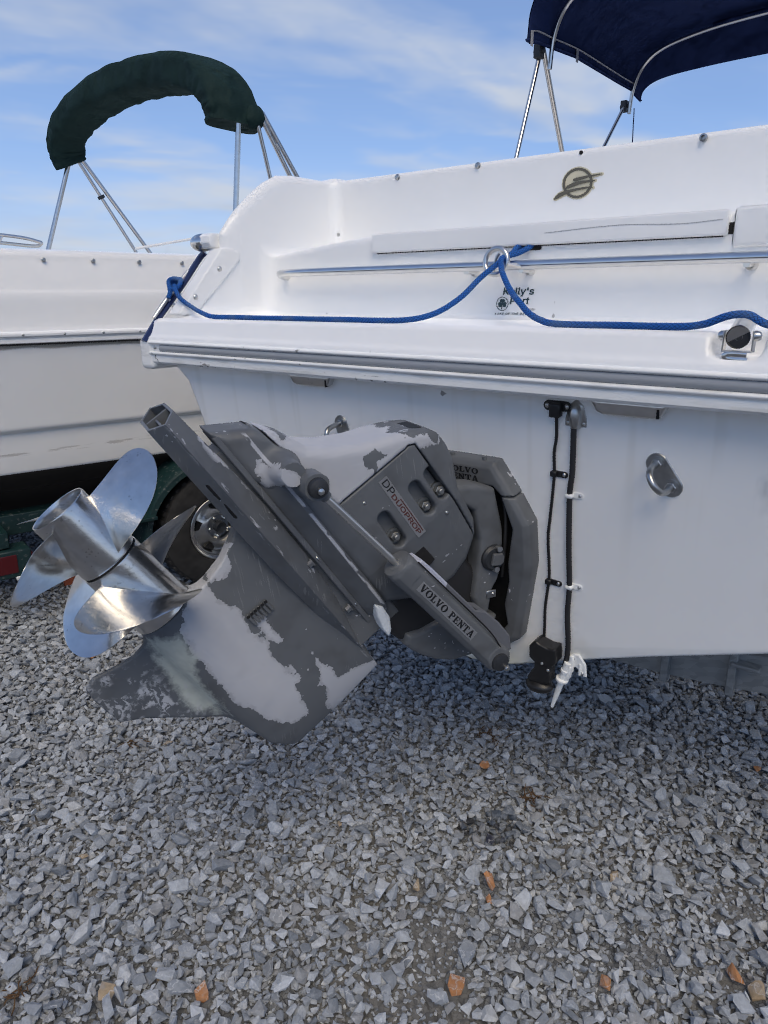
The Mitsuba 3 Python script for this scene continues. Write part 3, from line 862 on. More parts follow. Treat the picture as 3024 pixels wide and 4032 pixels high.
def tow_eye(s0, z0, s1, z1, lab):
    c = np.array([(s0 + s1) / 2, (tz(z0) + tz(z1)) / 2]); dv = np.array([s1 - s0, tz(z1) - tz(z0)]); L = np.linalg.norm(dv); dv /= L
    M = MT @ mat((dv[0], dv[1], 0), (-dv[1], dv[0], 0), (0, 0, 1), (c[0], c[1], 0))
    k = put(BOAT + '__tow_eye', prism(LineString([(-L * .42, 0), (L * .42, 0)]).buffer(.024, 12), -.002, .004, .0015), 'dull_steel', M, label=lab)
    put(k + '__ubolt', tube(spline([(-L * .42, 0, 0), (-L * .42, 0, .035), (-L * .30, 0, .062), (0, 0, .072), (L * .30, 0, .062), (L * .42, 0, .035), (L * .42, 0, 0)], 6), .0075, 14), 'dull_steel', M)
    for q in (-1, 1):
        put(k + '__nut', at(hexbolt(.0125, .012)[:2], (q * L * .42, 0, .004)), 'dull_steel', M)


tow_eye(.553, -.190, .594, -.247, 'steel tow eye on the open right part of the transom')
tow_eye(-.362, -.196, -.352, -.238, 'steel tow eye half hidden above the drive cowl')
# thin black cable with its socket and clips
CB = BOAT + '__transducer_cable'
zs = [(.321, -.112), (.322, -.16), (.317, -.20), (.318, -.26), (.310, -.36), (.305, -.42), (.309, -.50), (.309, -.54), (.300, -.62), (.299, -.68), (.298, -.728), (.300, -.76)]
put(CB, tube([(s, tz(z), .006) for s, z in spline(zs, 5)], .0038, 10), 'black_plastic', MT, label='thin black cable hanging down the transom')
sk = CB + '__cable_socket'
put(sk, [prism(LineString([(-.022, .003), (.022, .003)]).buffer(.012, 10), -.001, .006, .002), rbox((-.014, -.022, 0), (.014, .012, .022), .005)], 'black_plastic', TM(.321, -.090))
for q in (-.024, .024):
    put(CB + '__clip_screw', at(screw(.006), (q, .003, .006)), 'bolt_steel', TM(.321, -.090))
for z, s, dy in ((-.252, .318, 1), (-.545, .309, 1)):
    put(CB + '__cable_clip', [prism(LineString([(-.004, 0), (.026, -.001)]).buffer(.0075, 8), -.001, .0035), rbox((-.009, -.0075, .002), (.007, .0075, .013), .003)], 'black_plastic', TM(s, z))
    put(CB + '__clip_screw', at(screw(.005), (.024, -.001, .0035)), 'bolt_steel', TM(s, z))
# water hose with the clam shell cover
HO = BOAT + '__speed_hose'
hz = [(.366, -.10), (.3655, -.15), (.365, -.24), (.360, -.30), (.362, -.44), (.366, -.54), (.363, -.62), (.367, -.70), (.366, -.74), (.360, -.775), (.352, -.800)]
put(HO, tube([(s, tz(z), .009) for s, z in spline(hz, 5)], .0068, 12), 'rubber', MT, label='thick black hose beside the thin cable')
put(HO + '__clam_shell', surfnet(lambda P: smin(ext2(sdpoly(P[:, 0], P[:, 1], [(-.026, -.034), (.026, -.034), (.025, -.012), (.017, .016), (0, .028), (-.017, .016), (-.025, -.012)]), P[:, 2], .0025, .001), np.maximum(sell(P, (0, -.012, 0), (.0155, .036, .022)), -.036 - P[:, 1]), .006), (-.035, -.045, -.008), (.035, .035, .03), .0025), 'dull_steel', TM(.367, -.098), smooth=True, label='polished clam shell cover over the top of the hose')
for q in ((0, .020), (-.019, -.026), (.019, -.026)):
    put(HO + '__clip_screw', at(screw(.0048), (q[0], q[1], .0025)), 'bolt_steel', TM(.367, -.098))
for z, s in ((-.300, .360), (-.543, .366)):
    put(HO + '__hose_clip', [prism(LineString([(0, 0), (.024, 0)]).buffer(.007, 8), -.001, .003), rbox((-.0095, -.006, .001), (.0095, .006, .0185), .004)], 'white_plastic', TM(s, z), label='white plastic hose clip')
    put(HO + '__clip_screw', at(screw(.0045), (.023, 0, .003)), 'bolt_steel', TM(s, z))
# black transducer
TD = BOAT + '__transducer'
put(TD, surfnet(lambda P: smin(ext2(sdpoly(P[:, 0], P[:, 1], [(-.050, -.008), (-.050, .030), (-.036, .047), (-.028, .053), (-.015, .046), (.010, .040), (.034, .043), (.037, .015), (.036, -.006), (.020, -.026), (-.034, -.020)]), P[:, 2] - .028, .026, .006),
                       ext2(sdpoly(P[:, 0], P[:, 1], [(-.036, -.005), (.014, -.005), (.016, -.06), (.016, -.085), (-.005, -.100), (-.050, -.100), (-.060, -.088), (-.047, -.062), (-.036, -.045)]), P[:, 2] - .026, .024, .010), .004), (-.07, -.11, -.004), (.05, .065, .065), .0032), 'black_plastic', TM(.318, -.752, 0, .88), smooth=30, label='black transducer block under the thin cable')
put(TD + '__transducer_foot', surfnet(lambda P: sell(P, (-.024, -.112, .030), (.044, .022, .034)), (-.08, -.145, -.01), (.03, -.08, .08), .004), 'black_plastic', TM(.318, -.752, 0, .88), smooth=True)
put(TD + '__transducer_screw', at(screw(.0055), (.012, -.036, .052)), 'bolt_steel', TM(.318, -.752, 0, .88))
put(TD + '__transducer_screw', at(screw(.005), (-.006, -.016, .055)), 'bolt_steel', TM(.318, -.752, 0, .88))
# white speed pick-up
SPK = BOAT + '__speed_pickup'
put(SPK, [prism(Polygon([(-.022, .0), (-.018, .022), (-.004, .034), (.012, .036), (.030, .012), (.034, -.024), (.026, -.026), (.012, -.010), (.004, -.004), (-.016, -.014)]), 0, .008, .002), rbox((-.012, -.02, .005), (.0, .03, .016), .004), rbox((.014, -.022, .006), (.020, .012, .014), .002)], 'white_plastic', TM(.385, -.770), label='white plastic speed sensor bracket with pointed tube')
ax = np.array([-.030, -.110, 0]); ax /= np.linalg.norm(ax); o0 = np.array([.362, tz(-.795), .014])
put(SPK + '__pickup_tube', at(lathe([(0, -.035), (.010, -.035), (.0105, -.012), (.0125, -.010), (.0125, -.003), (.0095, -.001), (.010, .020), (.017, .022), (.017, .028), (.009, .030), (.0075, .080), (.0042, .128), (0, .129)], 14), o0, np.cross([0, 0, 1.], ax), (0, 0, 1), ax), 'white_plastic', MT)
put(SPK + '__pickup_arm', tube([(.378, tz(-.772), .012), (.372, tz(-.80), .014), (.360, tz(-.825), .014)], [.007, .009, .006], 8), 'white_plastic', MT)
for q in ((-.004, .020), (.022, -.018), (-.018, -.010)):
    put(SPK + '__pickup_screw', at(screw(.0052), (q[0], q[1], .008)), 'dull_steel', TM(.385, -.770))

# ring on the grab rail, and the blue rope
RG = BOAT + '__lifting_ring'
rc = np.array([-.007, .335, .247]); rr = .034
put(RG, tube([rc + rr * np.array([math.cos(t), .15 * math.sin(t), math.sin(t)]) for t in np.linspace(0, 2 * np.pi, 49)], .0072, 12), 'stainless', MB, label='steel ring that the blue rope passes through')
put(RG + '__ring_shank', tube([rc + (.036, -.002, -.008), rc + (.062, .022, -.014), rc + (.07, .03, -.016)], [.006, .006, .0065], 10), 'stainless', MB)
put(RG + '__ring_tongue', tube(spline([rc + (-.004, -.004, -.036), rc + (-.001, -.008, -.016), rc + (.004, -.008, .006), rc + (.012, -.006, .020)], 5), .0042, 8), 'stainless', MB)


def rope(k, pts, r, **kw):
    P = spline(pts, 14)
    n = 14; m = tube(P, r, n, cap=False)
    L = np.concatenate([[0], np.cumsum(np.linalg.norm(np.diff(P, axis=0), axis=1))])
    N = len(P)
    v = np.asarray(m.vertices).reshape(N, n, 3); v = np.concatenate([v, v[:, :1]], 1)
    i, j = np.meshgrid(np.arange(N - 1), np.arange(n), indexing='ij'); a = i * (n + 1) + j
    q = np.stack([a, a + 1, a + n + 2, a + n + 1], -1).reshape(-1, 4)
    uv = np.stack(np.broadcast_arrays(np.arange(n + 1)[None] / n, L[:, None]), -1).reshape(-1, 2)
    return put(k, tri(v.reshape(-1, 3), np.vstack([q[:, [0, 1, 2]], q[:, [0, 2, 3]]])), 'rope', MB, smooth=True, uv=uv, **kw)


RP = 'blue_rope'
note(RP, 'blue braided rope hung from the cleat through the steel ring and over the roller', 'rope')
zt = .0965
rope(RP + '__left_run', [(-1.128, .098, .196), (-1.10, .080, .180), (-1.07, .076, .153), (-1.03, .085, .128), (-.965, .082, .106), (-.90, .075, zt), (-.76, .065, zt), (-.55, .06, zt), (-.30, .06, zt), (-.16, .065, zt), (-.085, .08, .103), (-.050, .13, .121), (-.030, .20, .156), (-.016, .26, .199), (-.006, .30, .224), (.012, .335, .250), (.022, .37, .268), (.020, .40, .284), (.02, .45, .295)], .0074)
rope(RP + '__right_run', [(.06, .45, .300), (.055, .415, .287), (.035, .385, .270), (.016, .350, .260), (.018, .318, .252), (.030, .295, .238), (.055, .26, .216), (.096, .21, .189), (.137, .165, .164), (.179, .125, .143), (.223, .09, .119), (.263, .072, .104), (.31, .062, zt), (.45, .055, zt), (.575, .050, zt), (.625, .048, .102), (.661, .045, .116), (.684, .044, .1215), (.708, .044, .120), (.74, .046, .104), (.80, .05, zt), (.95, .055, zt), (1.15, .06, zt)], .0074)
rope(RP + '__cleat_wrap', [(-1.150, .085, .155), (-1.150, .095, .180), (-1.165, .102, .200), (-1.168, .108, .214), (-1.150, .118, .220), (-1.130, .125, .212), (-1.122, .112, .196), (-1.135, .100, .186), (-1.160, .100, .186), (-1.172, .125, .204), (-1.150, .138, .218), (-1.132, .135, .205)], .0078)
# cleat on the outside of the quarter
CL = BOAT + '__cleat'
put(CL, tube([(-1.165, .028, .090), (-1.165, .065, .128), (-1.165, .105, .168), (-1.165, .148, .208), (-1.165, .188, .247)], [.005, .007, .008, .007, .005], 12), 'chrome', MB, label='polished cleat with the blue rope tied round it')
for t in (.4, .6):
    q = np.array([-1.165, .028, .090]) * (1 - t) + np.array([-1.165, .188, .247]) * t
    put(CL + '__cleat_foot', tube([q, q + (.0, .030, -.028)], .008, 10), 'chrome', MB)
# black roller in its steel fork, in the notch of the ledge
RO = BOAT + '__stern_roller'
ro = np.array([.698, .020, .081])
put(RO, at(lathe([(0, .0), (.006, .0), (.0065, -.004), (.007, 0), (.020, 0.0), (.0215, .002), (.0215, .006)], 28), ro, (1, 0, 0), (0, 0, 1), (0, -1, 0)), 'rubber', MB, smooth=15, label='black end of the roller in the notch of the ledge')
put(RO + '__roller_tube', tube([ro + (0, .0, 0), ro + (-.004, .03, .007), ro + (-.010, .09, .021)], [.0205, .0205, .0205], 26), 'chrome', MB)
put(RO + '__roller_fork', [rbox(ro + (-.0275, -.003, -.026), ro + (-.0245, .020, .012), .001), rbox(ro + (.0245, -.003, -.026), ro + (.0275, .020, .012), .001), rbox(ro + (-.0275, -.003, -.0285), ro + (.0275, .020, -.0255), .001)], 'stainless', MB)
put(RO + '__roller_hook', tube(spline([ro + (.018, .0, -.032), ro + (-.012, .0, -.032), ro + (-.020, .0, -.037), ro + (-.012, .0, -.042), ro + (.020, .0, -.043)], 5), .0022, 8, flat=3.0), 'stainless', MB)
for q in (-1, 1):
    put(RO + '__fork_bolt', at(lathe([(0, .011), (.006, .010), (.009, .006), (.0095, 0)], 14), ro + (q * .0275, .008, .002), (0, 1, 0), (0, 0, q), (q, 0, 0)), 'bolt_steel', MB)
LH = BOAT + '__ladder_handle'
put(LH, [tube([(.775, .30, .150), (1.1, .30, .152)], .006, 10), tube([(.79, .30, .138), (1.1, .30, .140)], .005, 10)], 'chrome', MB, label='steel ladder tubes behind the rope at the right edge')

# blue bimini top over the cockpit
BT = 'blue_bimini_top'
note(BT, 'navy blue canvas sunshade on steel bows above the right boat', 'bimini top')
ARC = [(-1.07, 1.35), (-1.055, 1.50), (-1.0, 1.625), (-.90, 1.70), (-.72, 1.745), (-.45, 1.775), (0.0, 1.79)]
arc = np.array(ARC); arc[:, 0] -= 0
arc = np.vstack([arc, (arc * [-1, 1])[::-1][1:]]) + [SC, 0]


def bow(dz, f, sxx=1.0, drop=0.0, base=None):
    a = spline(arc, 5).copy()
    if base is not None:
        a[:, 1] = base - dz + (a[:, 1] - 1.35) * (1.79 - base + dz) / .44
        a[:, 0] = SC + (a[:, 0] - SC) * sxx
        return np.column_stack([a[:, 0], np.full(len(a), f), a[:, 1] - drop * np.clip(a[:, 1] - base, 0, 1) + dz])
    a[:, 0] = SC + (a[:, 0] - SC) * sxx
    low = np.clip((a[:, 1] - 1.35) / .44, 0, 1)
    return np.column_stack([a[:, 0], np.full(len(a), f), 1.35 + (a[:, 1] - 1.35) * (1 - drop) + dz])


rows = []
for f, dz, sxx, dr_, base in ((2.34, .08, 1.00, .20, 1.425), (2.38, .08, 1.01, .10, 1.425), (2.47, .08, 1.01, .03, 1.445), (2.62, .07, 1.01, 0, 1.465), (2.95, .06, 1.01, .02, 1.490), (3.30, .05, 1.01, .02, 1.472), (3.65, .05, 1.01, .01, 1.478), (3.87, .05, 1.01, 0.0, 1.485), (3.95, .045, 1.01, .15, 1.47), (4.01, .04, 1.005, .40, 1.455), (4.045, .03, 1.0, .62, 1.445)):
    rows.append(bow(dz, f, sxx, dr_, base))
rows = np.array(rows)
side = np.abs(rows[:, :, 0] - SC) > 1.03
wob = .012 * np.sin(rows[:, :, 0] * 9 + rows[:, :, 1] * 5) * (rows[:, :, 1] > 2.5) * (rows[:, :, 1] < 3.8)
rows[:, :, 2] += wob
outer = loft(rows, cap=False, closed=False)
inn = rows.copy(); inn[:, :, 2] -= .006; inn[:, :, 0] = SC + (inn[:, :, 0] - SC) * .996
inner_ = loft(inn, cap=False, closed=False)
put(BT + '__canopy', [outer, tri(inner_.vertices, inner_.faces[:, ::-1])], 'navy_cloth', MB, smooth=40)
hem = np.column_stack([rows[:, 0, 0] + .004, rows[:, 0, 1], rows[:, 0, 2] + .005])
put(BT + '__side_hem', tube(spline(hem, 4), .013, 8, flat=.35), 'navy_cloth', MB)
zp = rows[1:8, 2].copy(); zp[:, 0] += .012; zp[:, 2] -= .01
put(BT + '__zipper', tube(spline(zp, 4), .007, 8, flat=.4), 'zipper', MB, label='grey zip along the port side of the canopy')
for i in (3, 0):
    put(BT + '__zip_pull', rbox(zp[i] + (.0, -.012, -.07), zp[i] + (.006, .012, -.0), .002), 'zipper', MB)
put(BT + '__bow', tube(bow(.0, 2.62), .0125, 12), 'stainless', MB, label='aft steel bow under the canopy')
b2 = bow(-.012, 3.86)
put(BT + '__bow', tube(b2, .0125, 12), 'stainless', MB, label='forward steel bow under the canopy')
put(BT + '__bow_pocket', tube([p + (0, 0, .012) for p in b2 if abs(p[0] - SC) < .60], .022, 10, flat=.7), 'navy_cloth', MB)
hj = np.array([-1.05, 2.56, 1.44])
put(BT + '__leg', tube([(-1.05, 2.30, .735), hj + (0, .0, -.05)], .0125, 14), 'stainless', MB, label='aft leg leaning back from the port hinge')
put(BT + '__leg', tube([(-1.05, 3.12, .70), hj + (0, .03, .04)], .014, 14), 'stainless', MB, label='middle leg below the port hinge')
put(BT + '__leg', tube([(-1.05, 3.26, .80), (-1.05, 3.875, 1.40)], .012, 14), 'stainless', MB, label='forward leg reaching up to the forward bow')
for q, lab in ((hj, None), (np.array([-1.05, 3.87, 1.40]), None)):
    put(BT + '__hinge', [rbox(q - (.022, .026, .045), q + (.022, .026, .025), .006), tube([q + (-.028, 0, -.01), q + (.032, 0, -.01)], .012, 10)], 'cap_rubber', MB)
put(BT + '__strap', tube([(-1.03, 4.0, 1.40), (-1.03, 4.06, .85)], .010, 6, flat=.2), 'navy_cloth', MB)

# ------------------------------------------------------------------ our boat's trailer
TR = 'galvanised_trailer'
note(TR, 'galvanised steel trailer cross beam and wheel under the right boat', 'trailer')
bp = [(.10, -1.035), (.46, -1.02), (.66, -1.0), (1.35, -.90)]
for (s0, z0), (s1, z1) in zip(bp[:-1], bp[1:]):
    put(TR + '__cross_beam', loft([np.array([(s, .70, z - .005), (s, .76, z - .005), (s, .76, z + .115), (s, .70, z + .115)]) for s, z in ((s0, z0), (s1, z1))]), 'galvanised', MB, smooth=False)
for s, z in ((.47, -1.03), (.665, -1.01)):
    put(TR + '__bracket_post', rbox((s - .012, .672, z - .01), (s + .012, .70, z + .135), .003), 'galvanised', MB)
put(TR + '__bracket_plate', rbox((.66, .66, -.915), (.74, .70, -.902), .003), 'galvanised', MB)
put(TR + '__side_rail', rbox((.95, .6, -1.02), (1.03, 5.0, -.90), .006), 'galvanised', MB)
put(TR + '__side_rail', rbox((-.91, .9, -1.02), (-.83, 5.0, -.90), .006), 'galvanised', MB)


def wheel(k, M, R=.335, W=.20, rim=.172):
    """wheel about local z, outer face at +z"""
    w = W / 2
    put(k, at(fix(lathe([(rim * 1.02, -w * .8), (rim * 1.12, -w), (R * .86, -w * 1.02), (R * .965, -w * .86), (R, -w * .6), (R, w * .6), (R * .965, w * .86), (R * .86, w * 1.02), (rim * 1.12, w), (rim * 1.02, w * .8)], 48, cap=False)), (0, 0, 0)), 'tyre', M, smooth=40)
    tr = []
    for i in range(44):
        a = i / 44 * 2 * math.pi
        for s in (-1, 1):
            m = rbox((R * .955, -.013, s * w * .45 - w * .3), (R + .006, .013, s * w * .45 + w * .3), .003)
            c, q = math.cos(a + s * .03), math.sin(a + s * .03)
            tr.append(bake(m, mat((c, q, 0), (-q, c, 0), (0, 0, 1), (0, 0, 0))))
    put(k + '__tread', tr, 'tyre', M, smooth=False)
    return k


wheel(TR + '__wheel', MB @ mat((0, 1, 0), (0, 0, 1), (1, 0, 0), (.93, 1.75, -1.43 + .33)))

# ------------------------------------------------------------------ the second boat (frame M2: L along, N towards the camera, z up)
SB = 'cabin_cruiser'
note(SB, 'white cabin cruiser behind on the left with green folded bimini', 'motorboat')
prof = np.array([(-1.2, 1.79), (-1.0, 1.7895), (-.8, 1.789), (-.6, 1.7885), (-.42, 1.788), (-.30, 1.7875), (-.22, 1.786), (-.16, 1.780), (-.132, 1.770), (-.118, 1.755), (-.108, 1.730), (-.085, 1.68), (-.055, 1.612), (-.040, 1.590), (-.030, 1.56), (-.018, 1.50), (-.006, 1.452), (.002, 1.432), (.004, 1.425)])
lowp = np.array([(.000, 1.368), (-.006, 1.355), (-.016, 1.20), (-.028, 1.05), (-.030, 1.00), (-.032, .988), (-.038, .978), (-.050, .971), (-.056, .966), (-.058, .955), (-.062, .87), (-.068, .785), (-.076, .774)])
botp = np.array([(-.0765, .774), (-.10, .762), (-.18, .735), (-.30, .685), (-1.2, .27)])


def extr(pr, stations):
    rs = []
    for L, dn, k in stations:
        rs.append(np.column_stack([np.full(len(pr), L), pr[:, 0] * k + dn, pr[:, 1]]))
    return loft(rs, cap=False, closed=False)


ST = [(-2.6, 0, 1), (-2.0, 0, 1), (-1.0, 0, 1), (0, 0, 1), (1.2, 0, 1), (2.0, -.06, 1), (2.8, -.25, .95), (3.6, -.6, .7), (4.4, -1.15, .1)]
sgn = lambda m: tri(m.vertices, m.faces)
put(SB + '__deck', extr(spline(prof, 14), ST), 'gelcoat_two', M2, smooth=70, label='white upper side with snap studs')
put(SB + '__hull', extr(lowp, ST), 'gelcoat_two', M2, smooth=30, label='white lower hull with a scuffed strake')
mir = lambda pr: np.column_stack([-2.4 - pr[:, 0], pr[:, 1]])
put(SB + '__hull_bottom', extr(botp, ST), 'bunk', M2, smooth=30, label='dark brown bottom of the left boat')
put(SB + '__far_side', extr(mir(np.vstack([spline(prof, 2), lowp])), [(a, 0, 1) if i < 5 else (a, -2.4 * (1 - c) - b, c) for i, (a, b, c) in enumerate(ST)]), 'gelcoat_two', M2, smooth=30)
put(SB + '__stern_wall', tri([[-2.59, -.05, 1.79], [-2.59, -2.35, 1.79], [-2.59, -2.35, .75], [-2.59, -1.2, .45], [-2.59, -.05, .75]], [[0, 1, 2], [0, 2, 4], [2, 3, 4]]), 'gelcoat_two', M2, smooth=False)


def strip2(pr, L0=-2.6, L1=1.9):
    return fix(loft([np.array([(L, n, z) for n, z in pr]) for L in (L0, L1)]))


put(SB + '__rub_rail', strip2([(.0, 1.428), (.018, 1.424), (.024, 1.417), (.024, 1.408), (.018, 1.402), (.006, 1.401), (.006, 1.396), (.016, 1.394), (.016, 1.378), (.006, 1.374), (-.02, 1.374), (-.02, 1.428)]), 'white_trim', M2, smooth=30, label='white rub rail of the left boat')
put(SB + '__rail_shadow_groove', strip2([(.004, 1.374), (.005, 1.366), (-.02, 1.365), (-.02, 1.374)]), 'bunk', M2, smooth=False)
for i in range(14):
    L = -1.32 + i * .175
    put(SB + '__rail_screw', at(screw(.006), (L, .024, 1.4125), (1, 0, 0), (0, 0, 1), (0, 1, 0)), 'dull_steel', M2)
for i in range(10):
    L = -1.30 + i * .2205
    put(SB + '__snap_stud', at(lathe([(0, .008), (.006, .008), (.008, .005), (.0065, .003), (.0100, .001), (.0100, -.004)], 12), (L, -.097, 1.7365), (1, 0, 0), (0, 0, 1), (0, 1, 0)), 'dull_steel', M2)
# bow rail loop and windscreen frame seen above its deck edge
put(SB + '__bow_rail', [tube(spline([(-1.5, -.35, 1.862), (-1.0, -.35, 1.862), (-.70, -.34, 1.846), (-.595, -.33, 1.826), (-.585, -.33, 1.816), (-.62, -.34, 1.806), (-.80, -.35, 1.818), (-1.1, -.35, 1.822), (-1.5, -.35, 1.825)], 6), .008, 10), tube([(-.745, -.345, 1.852), (-.79, -.34, 1.78)], .008, 10)], 'stainless', M2, label='looped steel rail at the left picture edge')
WS = SB + '__windscreen'
put(WS, tube([(-.02, -.62, 1.826), (.33, -.62, 1.893), (.9, -.62, 1.99)], .013, 10, flat=.6), 'white_trim', M2, label='windscreen with a white frame, behind the steel cap')
put(WS + '__windscreen_pane', tri([[.0, -.622, 1.80], [.9, -.622, 1.80], [.9, -.622, 1.985], [.33, -.622, 1.89]], [[0, 1, 2], [0, 2, 3]]), 'screen_pane', M2, smooth=False)

# green folded bimini
GB = 'green_bimini_boot'
note(GB, 'dark green canvas boot folded over an arched bimini frame on the left boat', 'bimini top')
path = spline([(.415, -.22, 2.43), (.42, -.24, 2.52), (.415, -.33, 2.625), (.40, -.50, 2.715), (.37, -.75, 2.775), (.31, -1.05, 2.805), (.235, -1.40, 2.805), (.165, -1.72, 2.760), (.115, -1.98, 2.68), (.105, -2.14, 2.59), (.12, -2.19, 2.52), (.145, -2.20, 2.46)], 9)
n, t_ = len(path), None
tg = np.gradient(path, axis=0); tg /= np.linalg.norm(tg, axis=1, keepdims=True)
rs = []
for i in range(n):
    t = tg[i]; u = np.cross(t, [1., 0, 0]); u /= np.linalg.norm(u)
    if u[2] < 0 and abs(u[2]) > .2: u = -u
    if i and u @ up_prev < 0: u = -u
    up_prev = u
    l = np.cross(u, t)
    q = i / (n - 1)
    hh = .100 * (1 - .44 * (abs(q - .48) * 2) ** 1.8); ww = .15 - .04 * q
    a = np.arange(30) / 30 * 2 * np.pi
    ca, sa = np.cos(a), np.sin(a)
    pn = np.stack([np.full(30, i * .33), ca * 1.3, sa * 1.3], 1)
    wr = 1 + .16 * (meshkit.fbm(pn + 5, 3, 3) - .5) + .12 * (meshkit.noise(np.stack([np.full(30, i * .9), ca * .9, sa * .9], 1), 8) - .5) * np.clip(-sa + .4, 0, 1) * 2
    pw = .58
    cx, sx_ = np.sign(ca) * np.abs(ca) ** pw, np.sign(sa) * np.abs(sa) ** pw
    rs.append(path[i] + l[None] * (ww * cx * wr)[:, None] + u[None] * (hh * sx_ * wr)[:, None])
put(GB + '__canvas_boot', fix(loft(rs)), 'green_cloth', M2, smooth=50)
put(GB + '__boot_end', surfnet(lambda P: sell(P, (.52, -.18, 2.475), (.060, .06, .062)) + .012 * (meshkit.fbm(P * 16, 3, 2) - .5), (.42, -.28, 2.36), (.68, -.06, 2.62), .010), 'green_cloth', M2, smooth=True)
put(GB + '__boot_end', surfnet(lambda P: sell(P, (.20, -2.20, 2.56), (.05, .06, .085)) + .012 * (meshkit.fbm(P * 16, 3, 2) - .5), (.05, -2.35, 2.40), (.28, -2.10, 2.72), .010), 'green_cloth', M2, smooth=True)
for a, b, r in (((.345, -.15, 1.78), (.413, -.15, 2.43), .0145), ((.645, -.15, 1.95), (.52, -.15, 2.47), .0105), ((.90, -.15, 1.90), (.54, -.15, 2.49), .012), ((1.0, -.15, 1.86), (.555, -.15, 2.50), .012),
                ((-.11, -2.2, 1.82), (.135, -2.2, 2.49), .0155), ((.60, -2.2, 1.80), (.17, -2.2, 2.53), .0115), ((.72, -2.2, 1.80), (.20, -2.2, 2.53), .014)):
    put(GB + '__leg', tube([a, b], r, 12), 'stainless', M2)
put(GB + '__leg_joint', tube([(.13, -2.2, 2.46), (.142, -2.2, 2.52)], .024, 12), 'cap_rubber', M2)
put(GB + '__leg_joint', tube([(.335, -2.2, 2.25), (.325, -2.2, 2.27)], .026, 12), 'cap_rubber', M2)
put(GB + '__leg_joint', tube([(.65, -.15, 2.33), (.63, -.15, 2.36)], .018, 12), 'stainless', M2)

# green trailer under it
GT = 'green_trailer'
note(GT, 'green painted boat trailer with red tail light under the left boat', 'trailer')
put(GT + '__frame_rail', rbox((-2.4, -.30, .44), (1.9, -.20, .545), .006), 'green_frame', M2)
put(GT + '__frame_rail', rbox((-2.4, -2.2, .44), (2.6, -2.1, .545), .006), 'green_frame', M2)
put(GT + '__rear_beam', rbox((-1.10, -2.1, .44), (-.98, -.0, .52), .006), 'green_frame', M2)
put(GT + '__bunk_board', rbox((-2.2, -.62, .585), (1.8, -.50, .70), .01), 'bunk', M2)
put(GT + '__bunk_board', rbox((-2.2, -1.9, .585), (1.8, -1.78, .70), .01), 'bunk', M2)
for L in (-1.2, .9):
    put(GT + '__bunk_post', rbox((L - .03, -.60, .50), (L + .03, -.53, .60), .004), 'green_frame', M2)
bx = rbox((-1.12, -.10, .30), (-.90, .03, .435), .008)
TL = put(GT + '__light_box', bx, 'green_frame', M2)
put(TL + '__red_lens', rbox((-1.07, .028, .325), (-.965, .036, .415), .004), 'red_lens', M2)
put(TL + '__red_lens', rbox((-.906, -.07, .355), (-.892, .022, .41), .004), 'red_lens', M2)
put(TL + '__white_edge', rbox((-.98, .0, .285), (-.90, .034, .305), .004), 'white_plastic', M2)
wl = np.array([.075, -.06, .335])
WM = M2 @ mat((1, 0, 0), (0, 0, 1), (0, 1, 0), wl)
W2 = wheel(GT + '__wheel', WM, .335, .20, .172)
put(W2 + '__rim', fix(lathe([(.176, .084), (.182, .090), (.178, .096), (.168, .088), (.162, .070), (.158, .074), (.150, .060), (.146, .040), (.142, .036), (.125, .040), (.105, .050), (.085, .062), (.070, .064), (.062, .050), (.045, .048), (.03, .052), (0, .052)], 48)), 'stainless', WM, smooth=40, label='steel wheel with dark slots')
put(W2 + '__rim_ring', [tube([(r * math.cos(t), r * math.sin(t), z) for t in np.linspace(0, 2 * np.pi, 65)], .005, 8, cap=False) for r, z in ((.180, .094), (.168, .086), (.157, .073))], 'stainless', WM, smooth=True)
for i in range(5):
    a = i / 5 * 2 * math.pi + .5
    c, s = math.cos(a), math.sin(a)
    put(W2 + '__rim_slot', prism(Polygon([(.098, -.022), (.135, -.036), (.140, .020), (.118, .018)]), .030, .056, 0), 'dark_void', WM @ mat((c, s, 0), (-s, c, 0), (0, 0, 1), (0, 0, 0)), smooth=False)
    a += .3; c, s = math.cos(a), math.sin(a)
    put(W2 + '__lug_nut', at(lathe([(.012, 0), (.0115, .016), (.006, .023), (0, .023)], 12), (.056 * c, .056 * s, .05)), 'bolt_steel', WM)
put(W2 + '__hub_cap', lathe([(.034, .04), (.034, .085), (.028, .094), (.020, .090), (0, .086)], 24), 'cap_rubber', WM)
# fender: a curved band over the wheel
fa = np.linspace(math.radians(-8), math.radians(188), 40)
fr = []
for a in fa:
    c, s = math.cos(a), math.sin(a)
    pr = [(.375, -.16), (.40, -.15), (.41, -.10), (.41, .11), (.40, .135), (.375, .14), (.37, .128), (.392, .12), (.398, .10), (.398, -.10)]
    fr.append(np.array([(r * c * 1.08, r * s, z) for r, z in pr]))
put(GT + '__fender', fix(loft(fr)), 'green_frame', M2 @ mat((1, 0, 0), (0, 0, 1), (0, 1, 0), wl + (0, -.02, .0)), smooth=30)
put(GT + '__fender_step', rbox((-.62, -.16, .47), (-.30, .10, .49), .004), 'green_frame', M2)
put('reddish_block', rbox((-.14, -.05, 0), (.14, .05, .09), .006), 'timber_red', mat((math.cos(.5), math.sin(.5), 0), (-math.sin(.5), math.cos(.5), 0), (0, 0, 1), (-1.70, 3.80, .01)), label='reddish brown block on the gravel under the left boat', cat='block')

